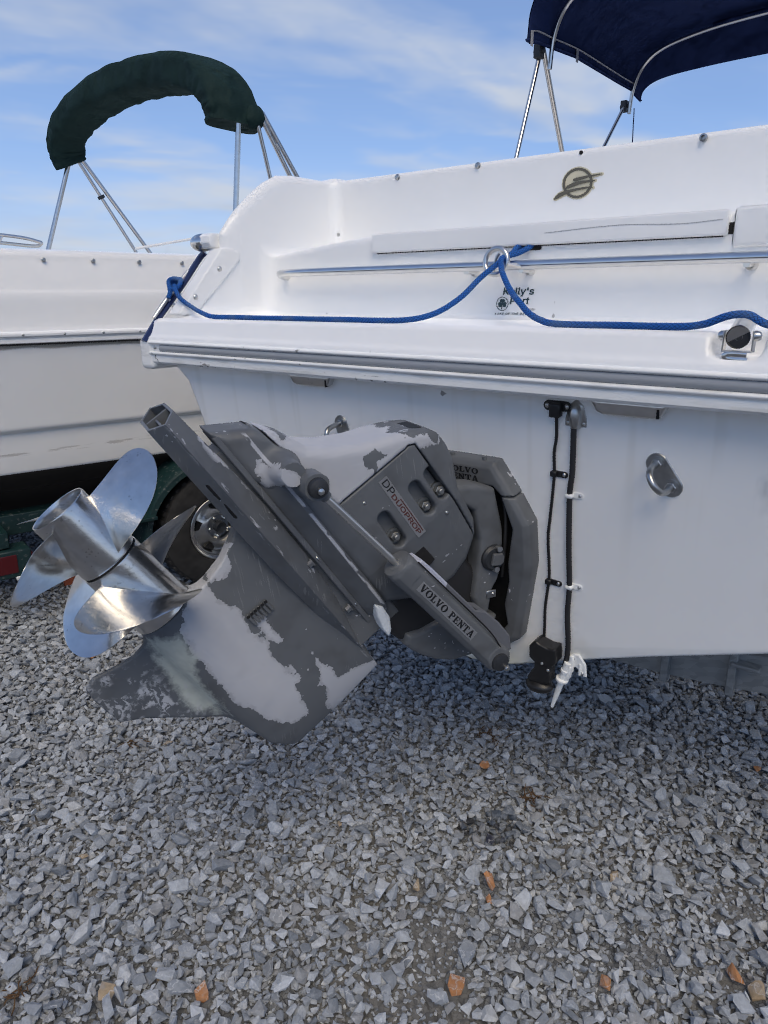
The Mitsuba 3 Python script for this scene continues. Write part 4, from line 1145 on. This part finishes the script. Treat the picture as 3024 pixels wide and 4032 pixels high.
# ------------------------------------------------------------------ the stern drive (drive frame: a, d, w)
DR = 'stern_drive'
note(DR, 'tilted grey stern drive with peeling paint and twin steel propellers', 'stern drive')
AXD = .560                                                            # d of the propeller shafts
LEG = [(-.400, .300), (-.389, .328), (-.372, .355), (-.350, .400), (-.338, .449), (-.335, .50), (-.335, .60), (.08, .60), (.150, .56), (.157, .52), (.157, .47), (.148, .38), (.136, .290)]
SKEG = [(-.335, .60), (-.313, .646), (-.310, .672), (-.316, .705), (-.334, .763), (-.324, .789), (-.290, .796), (-.212, .797), (-.178, .757), (-.097, .688), (-.02, .61), (-.05, .56), (-.30, .56)]


def torp(a):
    return np.interp(a, [-.36, -.345, -.25, -.10, -.03, .03, .08, .115, .14, .155], [.062, .066, .069, .070, .067, .058, .045, .032, .018, .0])


def lower(P):
    a, d, w = P.T
    foil = .046 * np.clip(1 - ((a - .02) / .142) ** 2, 0, 1) ** .5 * (a > .02) + (a <= .02) * (.046 - .030 * np.clip((.02 - a) / .42, 0, 1) ** 1.6)
    leg = ext2(sdpoly(a, d, LEG), w, np.maximum(foil, .005), .004)
    r = np.hypot(d - AXD, w)
    to = np.maximum((r - torp(a)) * .9, np.maximum(-.345 - a, a - .156))
    sk = ext2(sdpoly(a, d, SKEG), w, .0055 + .010 * np.clip((.70 - d) / .1, 0, 1), .003)
    return smin(smin(leg, to, .03), sk, .022)


put(DR + '__lower_unit', surfnet(lower, (-.42, .285, -.085), (.17, .81, .085), .0048), 'drive_paint', MD, smooth=True, label='lower gearcase with large pale peeled patches and a scraped skeg')
for i in range(6):
    t = i / 5
    c = np.array([-.2155, .387 + .050 * t])
    wv = .0435
    k = put(DR + '__water_intake', prism(LineString([c + (-.004, 0), c + (.024, -.001)]).buffer(.0033, 6), wv - .006, wv + .0012, .0008), 'grey_cast', MD)
    put(k + '__intake_hole', prism(Point(c[0] - .003, c[1]).buffer(.0038, 8), wv - .004, wv + .0020), 'dark_void', MD, smooth=False)
# hexagonal exhaust duct with the cavitation plate
def hexs(a, k):
    wm, wt, dt, dm, db = k
    return np.array([(a, db, -wt), (a, dm, -wm), (a, dt, -wt), (a, dt, wt), (a, dm, wm), (a, db, wt)])


HX = [(-.675, (.110, .055, .266, .296, .330)), (-.55, (.112, .057, .257, .295, .330)), (-.40, (.110, .058, .249, .294, .330)), (-.25, (.100, .055, .250, .293, .328)), (-.10, (.080, .045, .262, .293, .320)), (.02, (.058, .030, .279, .294, .310)), (.125, (.022, .010, .290, .295, .300))]
outr = [hexs(a, k) for a, k in HX]
inner6 = [hexs(a, (k[0] - .009, k[1] - .004, k[2] + .006, k[3], k[4] - .006)) for a, k in ((-.675, HX[0][1]), (-.52, HX[1][1]))]
CP = put(DR + '__exhaust_duct', fix(trimesh.util.concatenate([loft(outr, cap=False), loft([outr[0], inner6[0], inner6[1]], cap=False), loft([inner6[1], inner6[1] * [1, 0, 0] + inner6[1].mean(0) * [0, 1, 1]], cap=False)])), 'drive_paint', MD, smooth=False, label='hexagonal exhaust duct with a hollow end above the cavitation plate')
put(CP + '__duct_rib', rbox((-.672, .272, -.020), (-.53, .325, -.012), .001), 'grey_cast', MD)
put(CP + '__duct_rib', rbox((-.668, .300, -.012), (-.53, .306, .055), .001), 'grey_cast', MD)
for a0, w0 in ((-.50, .068), (-.412, .074)):
    dd = .318
for a0 in (-.505, -.452):
    put(CP + '__drain_slot', prism(LineString([(-.016, 0), (.016, 0)]).buffer(.0055, 6), -.002, .0008), 'dark_void', MD @ mat((1, 0, 0), (0, .525, -.85), (0, .85, .525), (a0, .3125, .0835)), smooth=False)
# web between duct and upper housing, flanges, bolts, splash plate
put(DR + '__neck', rbox((-.55, .165, -.044), (.05, .30, .044), .006), 'grey_cast', MD, label='dark neck between duct and upper housing')
put(DR + '__lower_flange', prism(Polygon([(-.592, -.012), (-.58, .058), (-.30, .072), (-.05, .060), (.05, .035), (.07, 0), (.05, -.035), (-.05, -.060), (-.30, -.072), (-.58, -.058)]), .2315, .2445, .002), 'drive_paint', MD @ mat((1, 0, 0), (0, 0, 1), (0, 1, 0), (0, 0, 0)), label='lower flange line with bolts', smooth=30)
for a0, w0 in ((-.225, .062), (-.062, .052), (.03, .030)):
    put(DR + '__flange_bolt', at([lathe([(0, 0), (.011, 0), (.011, .003), (.008, .003), (.008, .013), (0, .013)], 6), lathe([(.0105, -.012), (.0105, -.014)], 12)], (a0, .250, w0), (1, 0, 0), (0, 0, 1), (0, 1, 0)), 'dull_steel', MD)
def sk_ring(d, k, off):
    out = [(-.490, .045), (-.470, .066), (-.365, .094), (-.20, .096), (-.05, .088), (.0, .070), (.022, .03)]
    pts = out + [(x, -w) for x, w in out[::-1]]
    return np.array([(x + off * (.01 if x > -.4 else 0), d + .10 * max(-.37 - x, 0) * 1.9, w * k) for x, w in pts])


put(DR + '__splash_plate', fix(loft([sk_ring(.181, .90, 0), sk_ring(.1865, .985, 0), sk_ring(.190, 1.0, 0), sk_ring(.194, .99, 0), sk_ring(.234, .62, -1)])), 'drive_paint', MD, label='flared splash plate with a worn bright edge', smooth=30)
# upper housing: body outline and its parts
BODY = [(-.545, .165), (-.514, .140), (-.487, .122), (-.444, .103), (-.405, .060), (-.366, -.002), (-.340, -.060), (-.316, -.108), (-.291, -.143), (-.262, -.160), (-.226, -.163), (-.187, -.158), (-.118, -.128), (-.011, -.124), (.034, -.105), (.075, -.052), (.092, .0), (.09, .05), (.05, .12), (-.01, .183), (-.36, .197), (-.46, .240), (-.60, .245)]


def hw(a, d):
    return np.interp(a, [-.60, -.50, -.40, -.30, -.11, .0, .09], [.060, .066, .078, .086, .086, .066, .045]) - .012 * np.clip((-.06 - d) / .1, 0, 1)


def body(P):
    a, d, w = P.T
    return ext2(sdpoly(a, d, BODY), w, hw(a, d), .024)


SEAM = [(-.70, .178), (-.415, .1415), (-.300, .130), (-.2965, -.080), (-.288, -.094), (-.10, -.099), (.2, -.099), (.2, .4), (-.7, .4)]


def cover(P):
    a, d, w = P.T
    return np.maximum(body(P) - .001, -(sdpoly(a, d, SEAM) - .0022))


def core(P):
    a, d, w = P.T
    b = body(P) + .0008
    m = np.maximum(b, sdpoly(a, d, SEAM) + .0018)
    boss = np.hypot(d - .170, a + .445 + .0 * w)
    boss = np.maximum(boss - np.interp(np.abs(w), [.05, .08, .11, .145], [.046, .036, .028, .026]), np.abs(w) - .142)
    m = smin(m, boss, .016)
    for (a0, d0, a1, d1) in ((-.198, .064, -.128, .066), (-.205, -.036, -.140, -.036), (-.205, -.085, -.146, -.085)):
        t = np.clip((a - a0) / (a1 - a0), 0, 1)
        r = np.hypot(a - (a0 + (a1 - a0) * t), d - (d0 + (d1 - d0) * t)) - .0165
        dep = hw(a, d) - .030
        m = smax(m, -np.maximum(r, dep - np.abs(w)), .006)
    return m


put(DR + '__cowl', surfnet(cover, (-.63, -.185, -.105), (.12, .20, .105), .0040), 'drive_paint', MD, smooth=40, label='cowl over the upper gears, peeled to pale primer')
UH = put(DR + '__upper_housing', surfnet(core, (-.63, -.115, -.155), (.115, .265, .155), .0040), 'drive_paint_core', MD, smooth=40, label='upper gear housing with bolt pockets and lettering')
put(DR + '__seam_filler', prism(Polygon(BODY).buffer(-.012), -.030, .030), 'dark_void', MD, smooth=False)
for a0, d0 in ((-.134, .066), (-.141, -.036), (-.147, -.085)):
    put(UH + '__pocket_nut', [at(hexbolt(.0128, .026), (a0, d0, .054))], 'nut_steel', MD, smooth=False)
for a0, d0 in ((-.262, .080), (-.098, -.065)):
    put(UH + '__panel_screw', at(screw(.0048), (a0, d0, .0845)), 'dull_steel', MD)
put(UH + '__side_slot', prism(Polygon([(-.073, .056), (-.066, .030), (-.020, .026), (-.017, .047)]).buffer(.003), .060, .0775, .001), 'dark_void', MD)
TX = lambda a0, d0, w0, ang=0.0: MD @ mat((math.cos(ang), math.sin(ang), 0), (math.sin(ang), -math.cos(ang), 0), (0, 0, 1), (a0, d0, w0))
LB = put(UH + '__label_plate', prism(sbox(0, -.0105, .178, .0135), 0, .0009), 'label_grey', TX(-.278, .0165, .0855), smooth=False, label='pale label strip down the side of the housing')
hollow = lambda m, w: m
put(LB + '__lettering', fit(lettering('DP', .0165, False, .0), .038), 'ink_black', TX(-.272, .0225, .0866), smooth=False)
put(LB + '__lettering', fit(lettering('DUOPROP', .0105, True, .0), .124), 'ink_red', TX(-.231, .0225, .0866), smooth=False)
put(LB + '__letter_bar', prism(sbox(0, 0, .104, .0024), 0, .0008), 'ink_red', TX(-.211, .0090, .0866), smooth=False)
put(DR + '__cowl_plate', surfnet(lambda P: ext2(sdpoly(P[:, 0], P[:, 1], [(-.372, .010), (-.322, -.098), (-.300, -.138), (-.294, -.134), (-.316, -.088), (-.362, .014)]), P[:, 2] - .020, .038, .003), (-.39, -.16, -.04), (-.27, .03, .075), .004), 'ink_black', MD, smooth=30, label='black plate on top of the cowl')
# tilt pin at the drive end, then the trim cylinder
RW = .148
TC = DR + '__trim_cylinder'
v = np.array([.66, -.090]); v /= np.linalg.norm(v); nrm = np.array([-v[1], v[0]])
c0 = np.array([-.404, .152])


def along(t, o=0.0):
    q = c0 + v * t + nrm * o
    return q


TCM = MD @ mat((v[0], v[1], 0), (nrm[0], nrm[1], 0), (0, 0, 1), (c0[0], c0[1], RW))


def cyl(P):
    x, y, z = P.T
    oct_ = np.maximum(np.maximum(np.abs(y) - .0335, np.abs(z) - .036), (np.abs(y) + np.abs(z)) * .7071 - .0405)
    b = smax(oct_, np.maximum(.285 - x, x - .678), .006)
    hd = np.maximum(np.hypot(y, z * .95) - .0345, np.maximum(.277 - x, x - .32))
    e = np.maximum(np.hypot(x - .672, y) - .030, np.abs(z) - .034)
    return smin(smin(b, hd, .008), e, .012)


put(TC, surfnet(cyl, (.265, -.05, -.05), (.72, .05, .05), .0035), 'grey_cast', TCM, smooth=35, label='grey trim cylinder with dark lettering')
put(TC + '__gland_ring', at(lathe([(.013, .0), (.013, -.004), (.020, -.0045), (.021, -.001), (.027, -.001), (.028, -.004), (.0335, -.002), (.0345, .006)], 32), (.281, 0, 0), (0, 1, 0), (0, 0, 1), (1, 0, 0)), 'grey_cast', TCM)
put(TC + '__rod', tube([(.02, 0, 0), (.30, 0, 0)], .0080, 24), 'rod_steel', TCM, label='polished steel piston rod')
STRIP = [(.300, -.030), (.310, -.044), (.345, -.046), (.52, -.0475), (.545, -.062), (.60, -.066), (.655, -.062), (.690, -.040), (.684, -.012), (.655, -.020), (.60, -.030)]
put(TC + '__valve_strip', prism(STRIP, -.034, .024, .004), 'worn_strip', TCM, label='valve strip along the cylinder, worn at its upper end')
put(TC + '__strip_gap', tube(spline([(.30, -.0335, .030), (.52, -.0345, .033), (.60, -.032, .034), (.655, -.022, .034)], 5), .0018, 6), 'dark_void', TCM)
put(TC + '__pivot_cap', at(lathe([(0, .014), (.010, .014), (.022, .011), (.024, .0), (.024, -.01)], 26), (.672, .004, .034)), 'cap_rubber', TCM)
put(TC + '__pivot_pin', at(lathe([(0, .013), (.005, .012), (.0075, .008), (.0075, 0)], 16), (.690, .004, .045)), 'bolt_steel', TCM)
put(TC + '__eye_block', surfnet(lambda P: smin(np.maximum(np.maximum(np.hypot(P[:, 0], P[:, 1]) - .029, (np.abs(P[:, 0] * .7 - P[:, 1] * .7) - .0255)), np.abs(P[:, 2]) - .026), np.maximum(np.hypot(P[:, 1], P[:, 2]) - .0125, np.maximum(-P[:, 0], P[:, 0] - .044)), .01), (-.04, -.04, -.035), (.07, .04, .035), .003), 'grey_cast', TCM, smooth=35)
put(TC + '__eye_cap', at(lathe([(0, .016), (.009, .016), (.0195, .012), (.0215, .005), (.022, -.004)], 28), (0, 0, .026)), 'cap_rubber', TCM)
put(TC + '__pivot_pin', at(lathe([(0, .0085), (.003, .0075), (.0068, .006), (.0075, 0)], 18), (.003, .002, .0415)), 'bolt_steel', TCM)


# slab serif lettering from strokes
def slab(ch):
    bx = lambda x0, y0, x1, y1: sbox(x0, y0, x1, y1)
    st = lambda a, b, w: LineString([a, b]).buffer(w / 2, cap_style=2)
    if ch == 'V': return unary_union([st((.17, 1), (.50, 0), .25), st((.83, 1), (.50, 0), .13), bx(0, .90, .42, 1), bx(.64, .90, 1, 1)]).intersection(bx(0, 0, 1, 1)), 1.0
    if ch == 'O':
        o = affinity.scale(Point(.52, .5).buffer(1, 24), .52, .5); i = affinity.scale(Point(.52, .5).buffer(1, 20), .25, .41); return o.difference(i), 1.04
    if ch == 'L': return unary_union([bx(.12, 0, .36, 1), bx(0, .9, .5, 1), bx(0, 0, .82, .1), bx(.70, 0, .82, .34)]), .84
    if ch == 'P':
        o = affinity.scale(Point(.40, .73).buffer(1, 20), .46, .27); i = affinity.scale(Point(.38, .73).buffer(1, 16), .24, .175)
        return unary_union([bx(.12, 0, .36, 1), bx(0, 0, .5, .1), bx(0, .9, .4, 1), o.difference(i).intersection(bx(.3, .4, 1, 1))]), .90
    if ch == 'E': return unary_union([bx(.12, 0, .36, 1), bx(0, .9, .82, 1), bx(0, 0, .84, .1), bx(.3, .45, .62, .55), bx(.54, .36, .64, .64), bx(.72, .70, .82, 1), bx(.74, 0, .84, .32)]), .88
    if ch == 'N': return unary_union([bx(.12, 0, .25, 1), bx(.72, 0, .85, 1), st((.14, .97), (.82, .03), .25), bx(0, 0, .40, .1), bx(0, .9, .30, 1), bx(.56, .9, 1, 1)]).intersection(bx(0, 0, 1, 1)), 1.0
    if ch == 'T': return unary_union([bx(.33, 0, .57, 1), bx(.20, 0, .70, .1), bx(0, .9, .9, 1), bx(0, .66, .11, 1), bx(.79, .66, .9, 1)]), .9
    if ch == 'A': return unary_union([st((.50, 1), (.17, 0), .13), st((.50, 1), (.83, 0), .25), bx(0, 0, .36, .1), bx(.58, 0, 1, .1), bx(.28, .27, .72, .37)]).intersection(bx(0, 0, 1, 1)), 1.0
    return Polygon(), .5


def serif(text, h, width):
    gs, x = [], 0.0
    for ch in text:
        g, w_ = slab(ch)
        if not g.is_empty: gs.append(affinity.translate(g, x, 0))
        x += w_ + .08
    k = width / (x - .08)
    return prism(affinity.scale(unary_union(gs), k, h, origin=(0, 0)), 0, .0009)


ang = math.atan2(v[1], v[0])
lo = along(.345, .0105)
PL = put(TC + '__label_plate', prism(sbox(-.004, -.004, .212, .021), 0, .0008), 'label_grey', TX(lo[0], lo[1], RW + .0362, ang), smooth=False)
put(PL + '__lettering', serif('VOLVO PENTA', .0172, .206), 'ink_black', TX(lo[0], lo[1], RW + .0372, ang), smooth=False)

# steering fork, lower fairing, bellows and exhaust pipe between drive and transom (steered frame: h, z, w)
FORK = [(-.02, .175), (.10, .166), (.150, .152), (.165, .105), (.186, .040), (.190, 0), (.182, -.045), (.186, -.075), (.176, -.10), (.160, -.12), (.155, -.145), (.150, -.175), (.138, -.200), (.112, -.175), (.098, -.135), (.106, -.06), (.112, .02), (.092, .10), (.03, .14)]
put(DR + '__steering_fork', surfnet(lambda P: smax(ext2(sdpoly(P[:, 0], P[:, 1], FORK), P[:, 2] - .022 + .10 * np.clip((.10 - P[:, 1]) / .05, 0, 1) * .5, .043 + .05 * np.clip((.10 - P[:, 1]) / .05, 0, 1), .012), P[:, 2] - (.062 - .25 * np.clip(P[:, 0] - .14, 0, 1)), .02), (-.04, -.22, -.12), (.21, .20, .09), .0042), 'grey_cast', MS, smooth=True, label='grey steering fork between housing and transom shield')
FN = put(DR + '__fork_cap', at(lathe([(0, .012), (.028, .012), (.034, .006), (.035, -.004)], 30), (.150, -.030, .058)), 'cap_rubber', MS)
put(FN + '__cap_nut', prism(Polygon([(-.013, -.012), (-.009, .013), (.012, .013), (.017, .005), (.017, -.008), (.008, -.014)]).buffer(.003), .010, .022, .003), 'grey_cast', MS @ mat((1, 0, 0), (0, 1, 0), (0, 0, 1), (.152, -.030, .058)))
for dh, dz in ((.008, .027), (.002, -.027)):
    put(FN + '__cap_bolt', at(lathe([(0, .012), (.0075, .012), (.0085, .010), (.0085, 0)], 16), (.150 + dh, -.030 + dz, .066)), 'bolt_steel', MS)
put(DR + '__earth_tab', [rbox((.135, -.142, .055), (.165, -.120, .061), .003), at(screw(.0055), (.155, -.131, .061))], 'dull_steel', MS)
SKIRT = [(-.090, -.200), (-.094, -.230), (-.070, -.252), (-.040, -.272), (.0, -.293), (.050, -.306), (.105, -.302), (.140, -.285), (.165, -.24), (.18, -.20), (.05, -.165), (-.010, -.184), (-.05, -.197)]
put(DR + '__lower_fairing', surfnet(lambda P: ext2(sdpoly(P[:, 0], P[:, 1], SKIRT), P[:, 2] - 0, .055, .016), (-.12, -.33, -.07), (.2, -.15, .07), .004), 'grey_cast', MS, smooth=True, label='rounded grey fairing under the trim cylinder')
DARKP = [(-.145, -.140), (-.150, -.165), (-.125, -.200), (-.10, -.222), (-.05, -.235), (.12, -.23), (.16, -.12), (.06, .0), (-.08, .02)]
put(DR + '__exhaust_elbow', surfnet(lambda P: ext2(sdpoly(P[:, 0], P[:, 1], DARKP), P[:, 2] + .01, .050, .02), (-.17, -.26, -.08), (.19, .04, .06), .005), 'rubber', MS, smooth=True, label='dark rubber exhaust elbow behind the cylinder')


def bellows(p0, p1, r, n, bulge):
    ps = []
    N = n * 6
    for i in range(N + 1):
        t = i / N
        ps.append((np.array(p0) * (1 - t) + np.array(p1) * t, r + bulge * math.cos(t * n * 2 * math.pi)))
    return tube([q for q, _ in ps], [x for _, x in ps], 28)


wp = lambda s, f, z: BO + ES * s + EF * f + EZ * z
put(DR + '__bellows', bellows(PIV + DA * .0 + DD * .06, wp(.09, .10, -.50), .050, 8, .005), 'rubber', smooth=True, label='ribbed black rubber bellows')
put(DR + '__bellows', bellows(PIV + DA * (-.02) + DD * .17, wp(.09, .12, -.69), .045, 8, .005), 'rubber', smooth=True)
put(DR + '__hose', tube(spline([wp(.17, .075, -.30), wp(.195, .07, -.36), wp(.20, .07, -.43), wp(.19, .08, -.55)], 6), .005, 10), 'rubber', smooth=True)
AN = [(.0, 0), (.030, -.004), (.082, .010), (.095, .026), (.088, .034), (.04, .020), (.012, .008)]
put(DR + '__anode', surfnet(lambda P: ext2(sdpoly(P[:, 0], P[:, 1], [(-.040, .205), (-.020, .193), (.015, .196), (.045, .212), (.056, .228), (.030, .228), (-.01, .218)]), P[:, 2] - .055, .030, .006), (-.06, .18, .01), (.075, .25, .10), .0035), 'zinc', MD, smooth=True, label='pale zinc anode block at the front of the flange')

# transom shield (transom frame)
SH = DR + '__transom_shield'
hx = lambda x: 2 * .07 - x
OUT = [(.028, -.233), (.174, -.234), (.234, -.319), (.272, -.382), (.278, -.495), (.243, -.719), (.181, -.770)]
INN = [(.053, -.300), (.172, -.294), (.195, -.314), (.228, -.40), (.214, -.497), (.217, -.549), (.203, -.62), (.212, -.677), (.180, -.728)]
o_ = [(x, tz(z)) for x, z in OUT]; i_ = [(x, tz(z)) for x, z in INN]
mo = [(hx(x), y) for x, y in o_][::-1]; mi_ = [(hx(x), y) for x, y in i_][::-1]
yc = tz(-.316)


def shield(P, top):
    x, y, z = P.T
    xa = np.abs(x - .07) + .07
    do = sdpoly(xa, y, o_ + [(-.3, tz(-.770)), (-.3, tz(-.233))])
    di = sdpoly(xa, y, i_ + [(-.3, tz(-.728)), (-.3, tz(-.300))])
    pr = .052 - .6 * np.clip(do + .016, 0, 1)
    d = np.maximum(np.maximum(do, -di), np.maximum(z - pr, -.004 - z))
    d = smax(smax(do, -di, .004), z - pr, .008)
    d = np.maximum(d, -.004 - z)
    return np.maximum(d, (yc + .002 - y) if top else (y - yc + .002))


lo_, hi_ = (-.16, tz(-.80), -.008), (.30, tz(-.21), .065)
put(SH, surfnet(lambda P: shield(P, False), lo_, (hi_[0], yc + .01, hi_[2]), .0045), 'grey_cast', MT, smooth=40, label='grey transom shield ring around the drive')
SK = put(SH + '__shield_cap', surfnet(lambda P: shield(P, True), (lo_[0], yc - .01, lo_[2]), hi_, .0045), 'grey_cast', MT, smooth=40, label='top piece of the shield with lettering')
put(SH + '__shield_back', prism(Polygon(i_ + mi_).convex_hull, -.002, .003), 'dark_void', MT, smooth=False)
put(SH + '__lettering', serif('VOLVO', .0145, .096), 'ink_black', MT @ mat((1, 0, 0), (0, 1, 0), (0, 0, 1), (.038, tz(-.2665), .0525)), smooth=False)
put(SH + '__lettering', serif('PENTA', .0145, .096), 'ink_black', MT @ mat((1, 0, 0), (0, 1, 0), (0, 0, 1), (.038, tz(-.2860), .0525)), smooth=False)
put(SH + '__shield_hole', at(lathe([(0, .0015), (.007, .0015), (.008, -.002)], 16), (.259, tz(-.478), .047)), 'dark_void', MT)
for x in (.045, .140):
    put(SH + '__shield_bolt', at(lathe([(0, .008), (.006, .008), (.007, .0)], 12), (x, tz(-.2335), .03), (1, 0, 0), (0, 0, 1), (0, 1, 0)), 'grey_cast', MT)

# ------------------------------------------------------------------ propellers


def blade(th0, hand, xc, hxr, R, r0, rake, tipx, bulge, pitch):
    """helical blade: th from 'up' (-d) towards starboard; x along a"""
    ns, nt = 26, 30
    S, Tt = np.meshgrid(np.linspace(0, 1, ns), np.linspace(-1, 1, nt), indexing='ij')
    Tt = np.sin(Tt * np.pi / 2)
    r = r0 - .008 + (R - r0 + .008) * S
    S = 1 - (1 - S) ** 1.6
    r = r0 - .008 + (R - r0 + .008) * S
    half = hxr * (bulge + (1 - bulge) * (1 - S) ** 2.0) * np.sqrt(np.clip(1 - S ** 5, 0, 1))
    xm = xc + tipx * S ** 1.6 - rake * S
    x = xm + half * Tt
    th = th0 + hand * 2 * np.pi / pitch * (x - xc)
    thick = .0065 * (1 - .75 * S) * np.clip(1 - np.abs(Tt) ** 2.5, 0, 1) + .0007
    thick = thick + .007 * np.exp(-((r - r0) / .007).clip(0) * 1.2) * np.clip(1 - np.abs(Tt) ** 4, 0, 1)
    ca, sa = np.cos(th), np.sin(th)
    pos = np.stack([x, AXD - r * ca, r * sa], -1)
    ds = np.gradient(pos, axis=0); dt = np.gradient(pos, axis=1)
    nn = np.cross(ds, dt); L = np.linalg.norm(nn, axis=-1, keepdims=True)
    nn = nn / np.maximum(L, 1e-9)
    nn[-1] = nn[-2]; nn[:, 0] = nn[:, 1]; nn[:, -1] = nn[:, -2]
    A, Bq = pos + nn * thick[..., None] / 2, pos - nn * thick[..., None] / 2
    rows = []
    for i in range(ns):
        rows.append(np.vstack([A[i], Bq[i][::-1]]))
    return fix(loft(rows))


HUB = {'rear': [(.050, -.585), (.0545, -.646), (.0570, -.6555), (.0590, -.656), (.0602, -.653), (.0600, -.64), (.0615, -.58), (.0645, -.518), (.0635, -.5145), (.055, -.514)],
       'front': [(.055, -.5105), (.0650, -.510), (.0655, -.505), (.0655, -.44), (.0670, -.358), (.0680, -.352), (.0680, -.348), (.060, -.346)]}
AX = mat((0, 1, 0), (0, 0, 1), (1, 0, 0), (0, AXD, 0))
FP_ = put(DR + '__rear_propeller', fix(lathe(HUB['rear'], 64)), 'stainless', MD @ AX, smooth=30, label='rear steel propeller with three blades and an open hub end')
for i, t in enumerate((34, 154, 274)):
    put(FP_ + '__blade', blade(math.radians(t), 1, -.578, .057, .208, .0605, .048, .004, .80, .66), 'stainless', MD, smooth=45)
put(FP_ + '__hub_bore', fix(lathe([(.054, -.590), (.03, -.588), (.0, -.588)], 40)), 'stainless', MD @ AX, smooth=30)
put(FP_ + '__propeller_nut', fix(lathe([(.0, -.640), (.008, -.640), (.009, -.632), (.017, -.630), (.019, -.618), (.026, -.616), (.028, -.600), (.028, -.572)], 28)), 'bolt_steel', MD @ AX, smooth=30)
RP_ = put(DR + '__front_propeller', fix(lathe(HUB['front'], 64)), 'stainless', MD @ AX, smooth=30, label='front steel propeller with three blades, next to the gearcase')
for i, t in enumerate((85, 205, 325)):
    put(RP_ + '__blade', blade(math.radians(t), -1, -.430, .064, .208, .0655, .018, .006, 1.02, .53), 'stainless', MD, smooth=45)
put(DR + '__hub_gap', fix(lathe([(.05, -.5145), (.0628, -.5143), (.0628, -.5107), (.05, -.5105)], 48)), 'dark_void', MD @ AX, smooth=False)
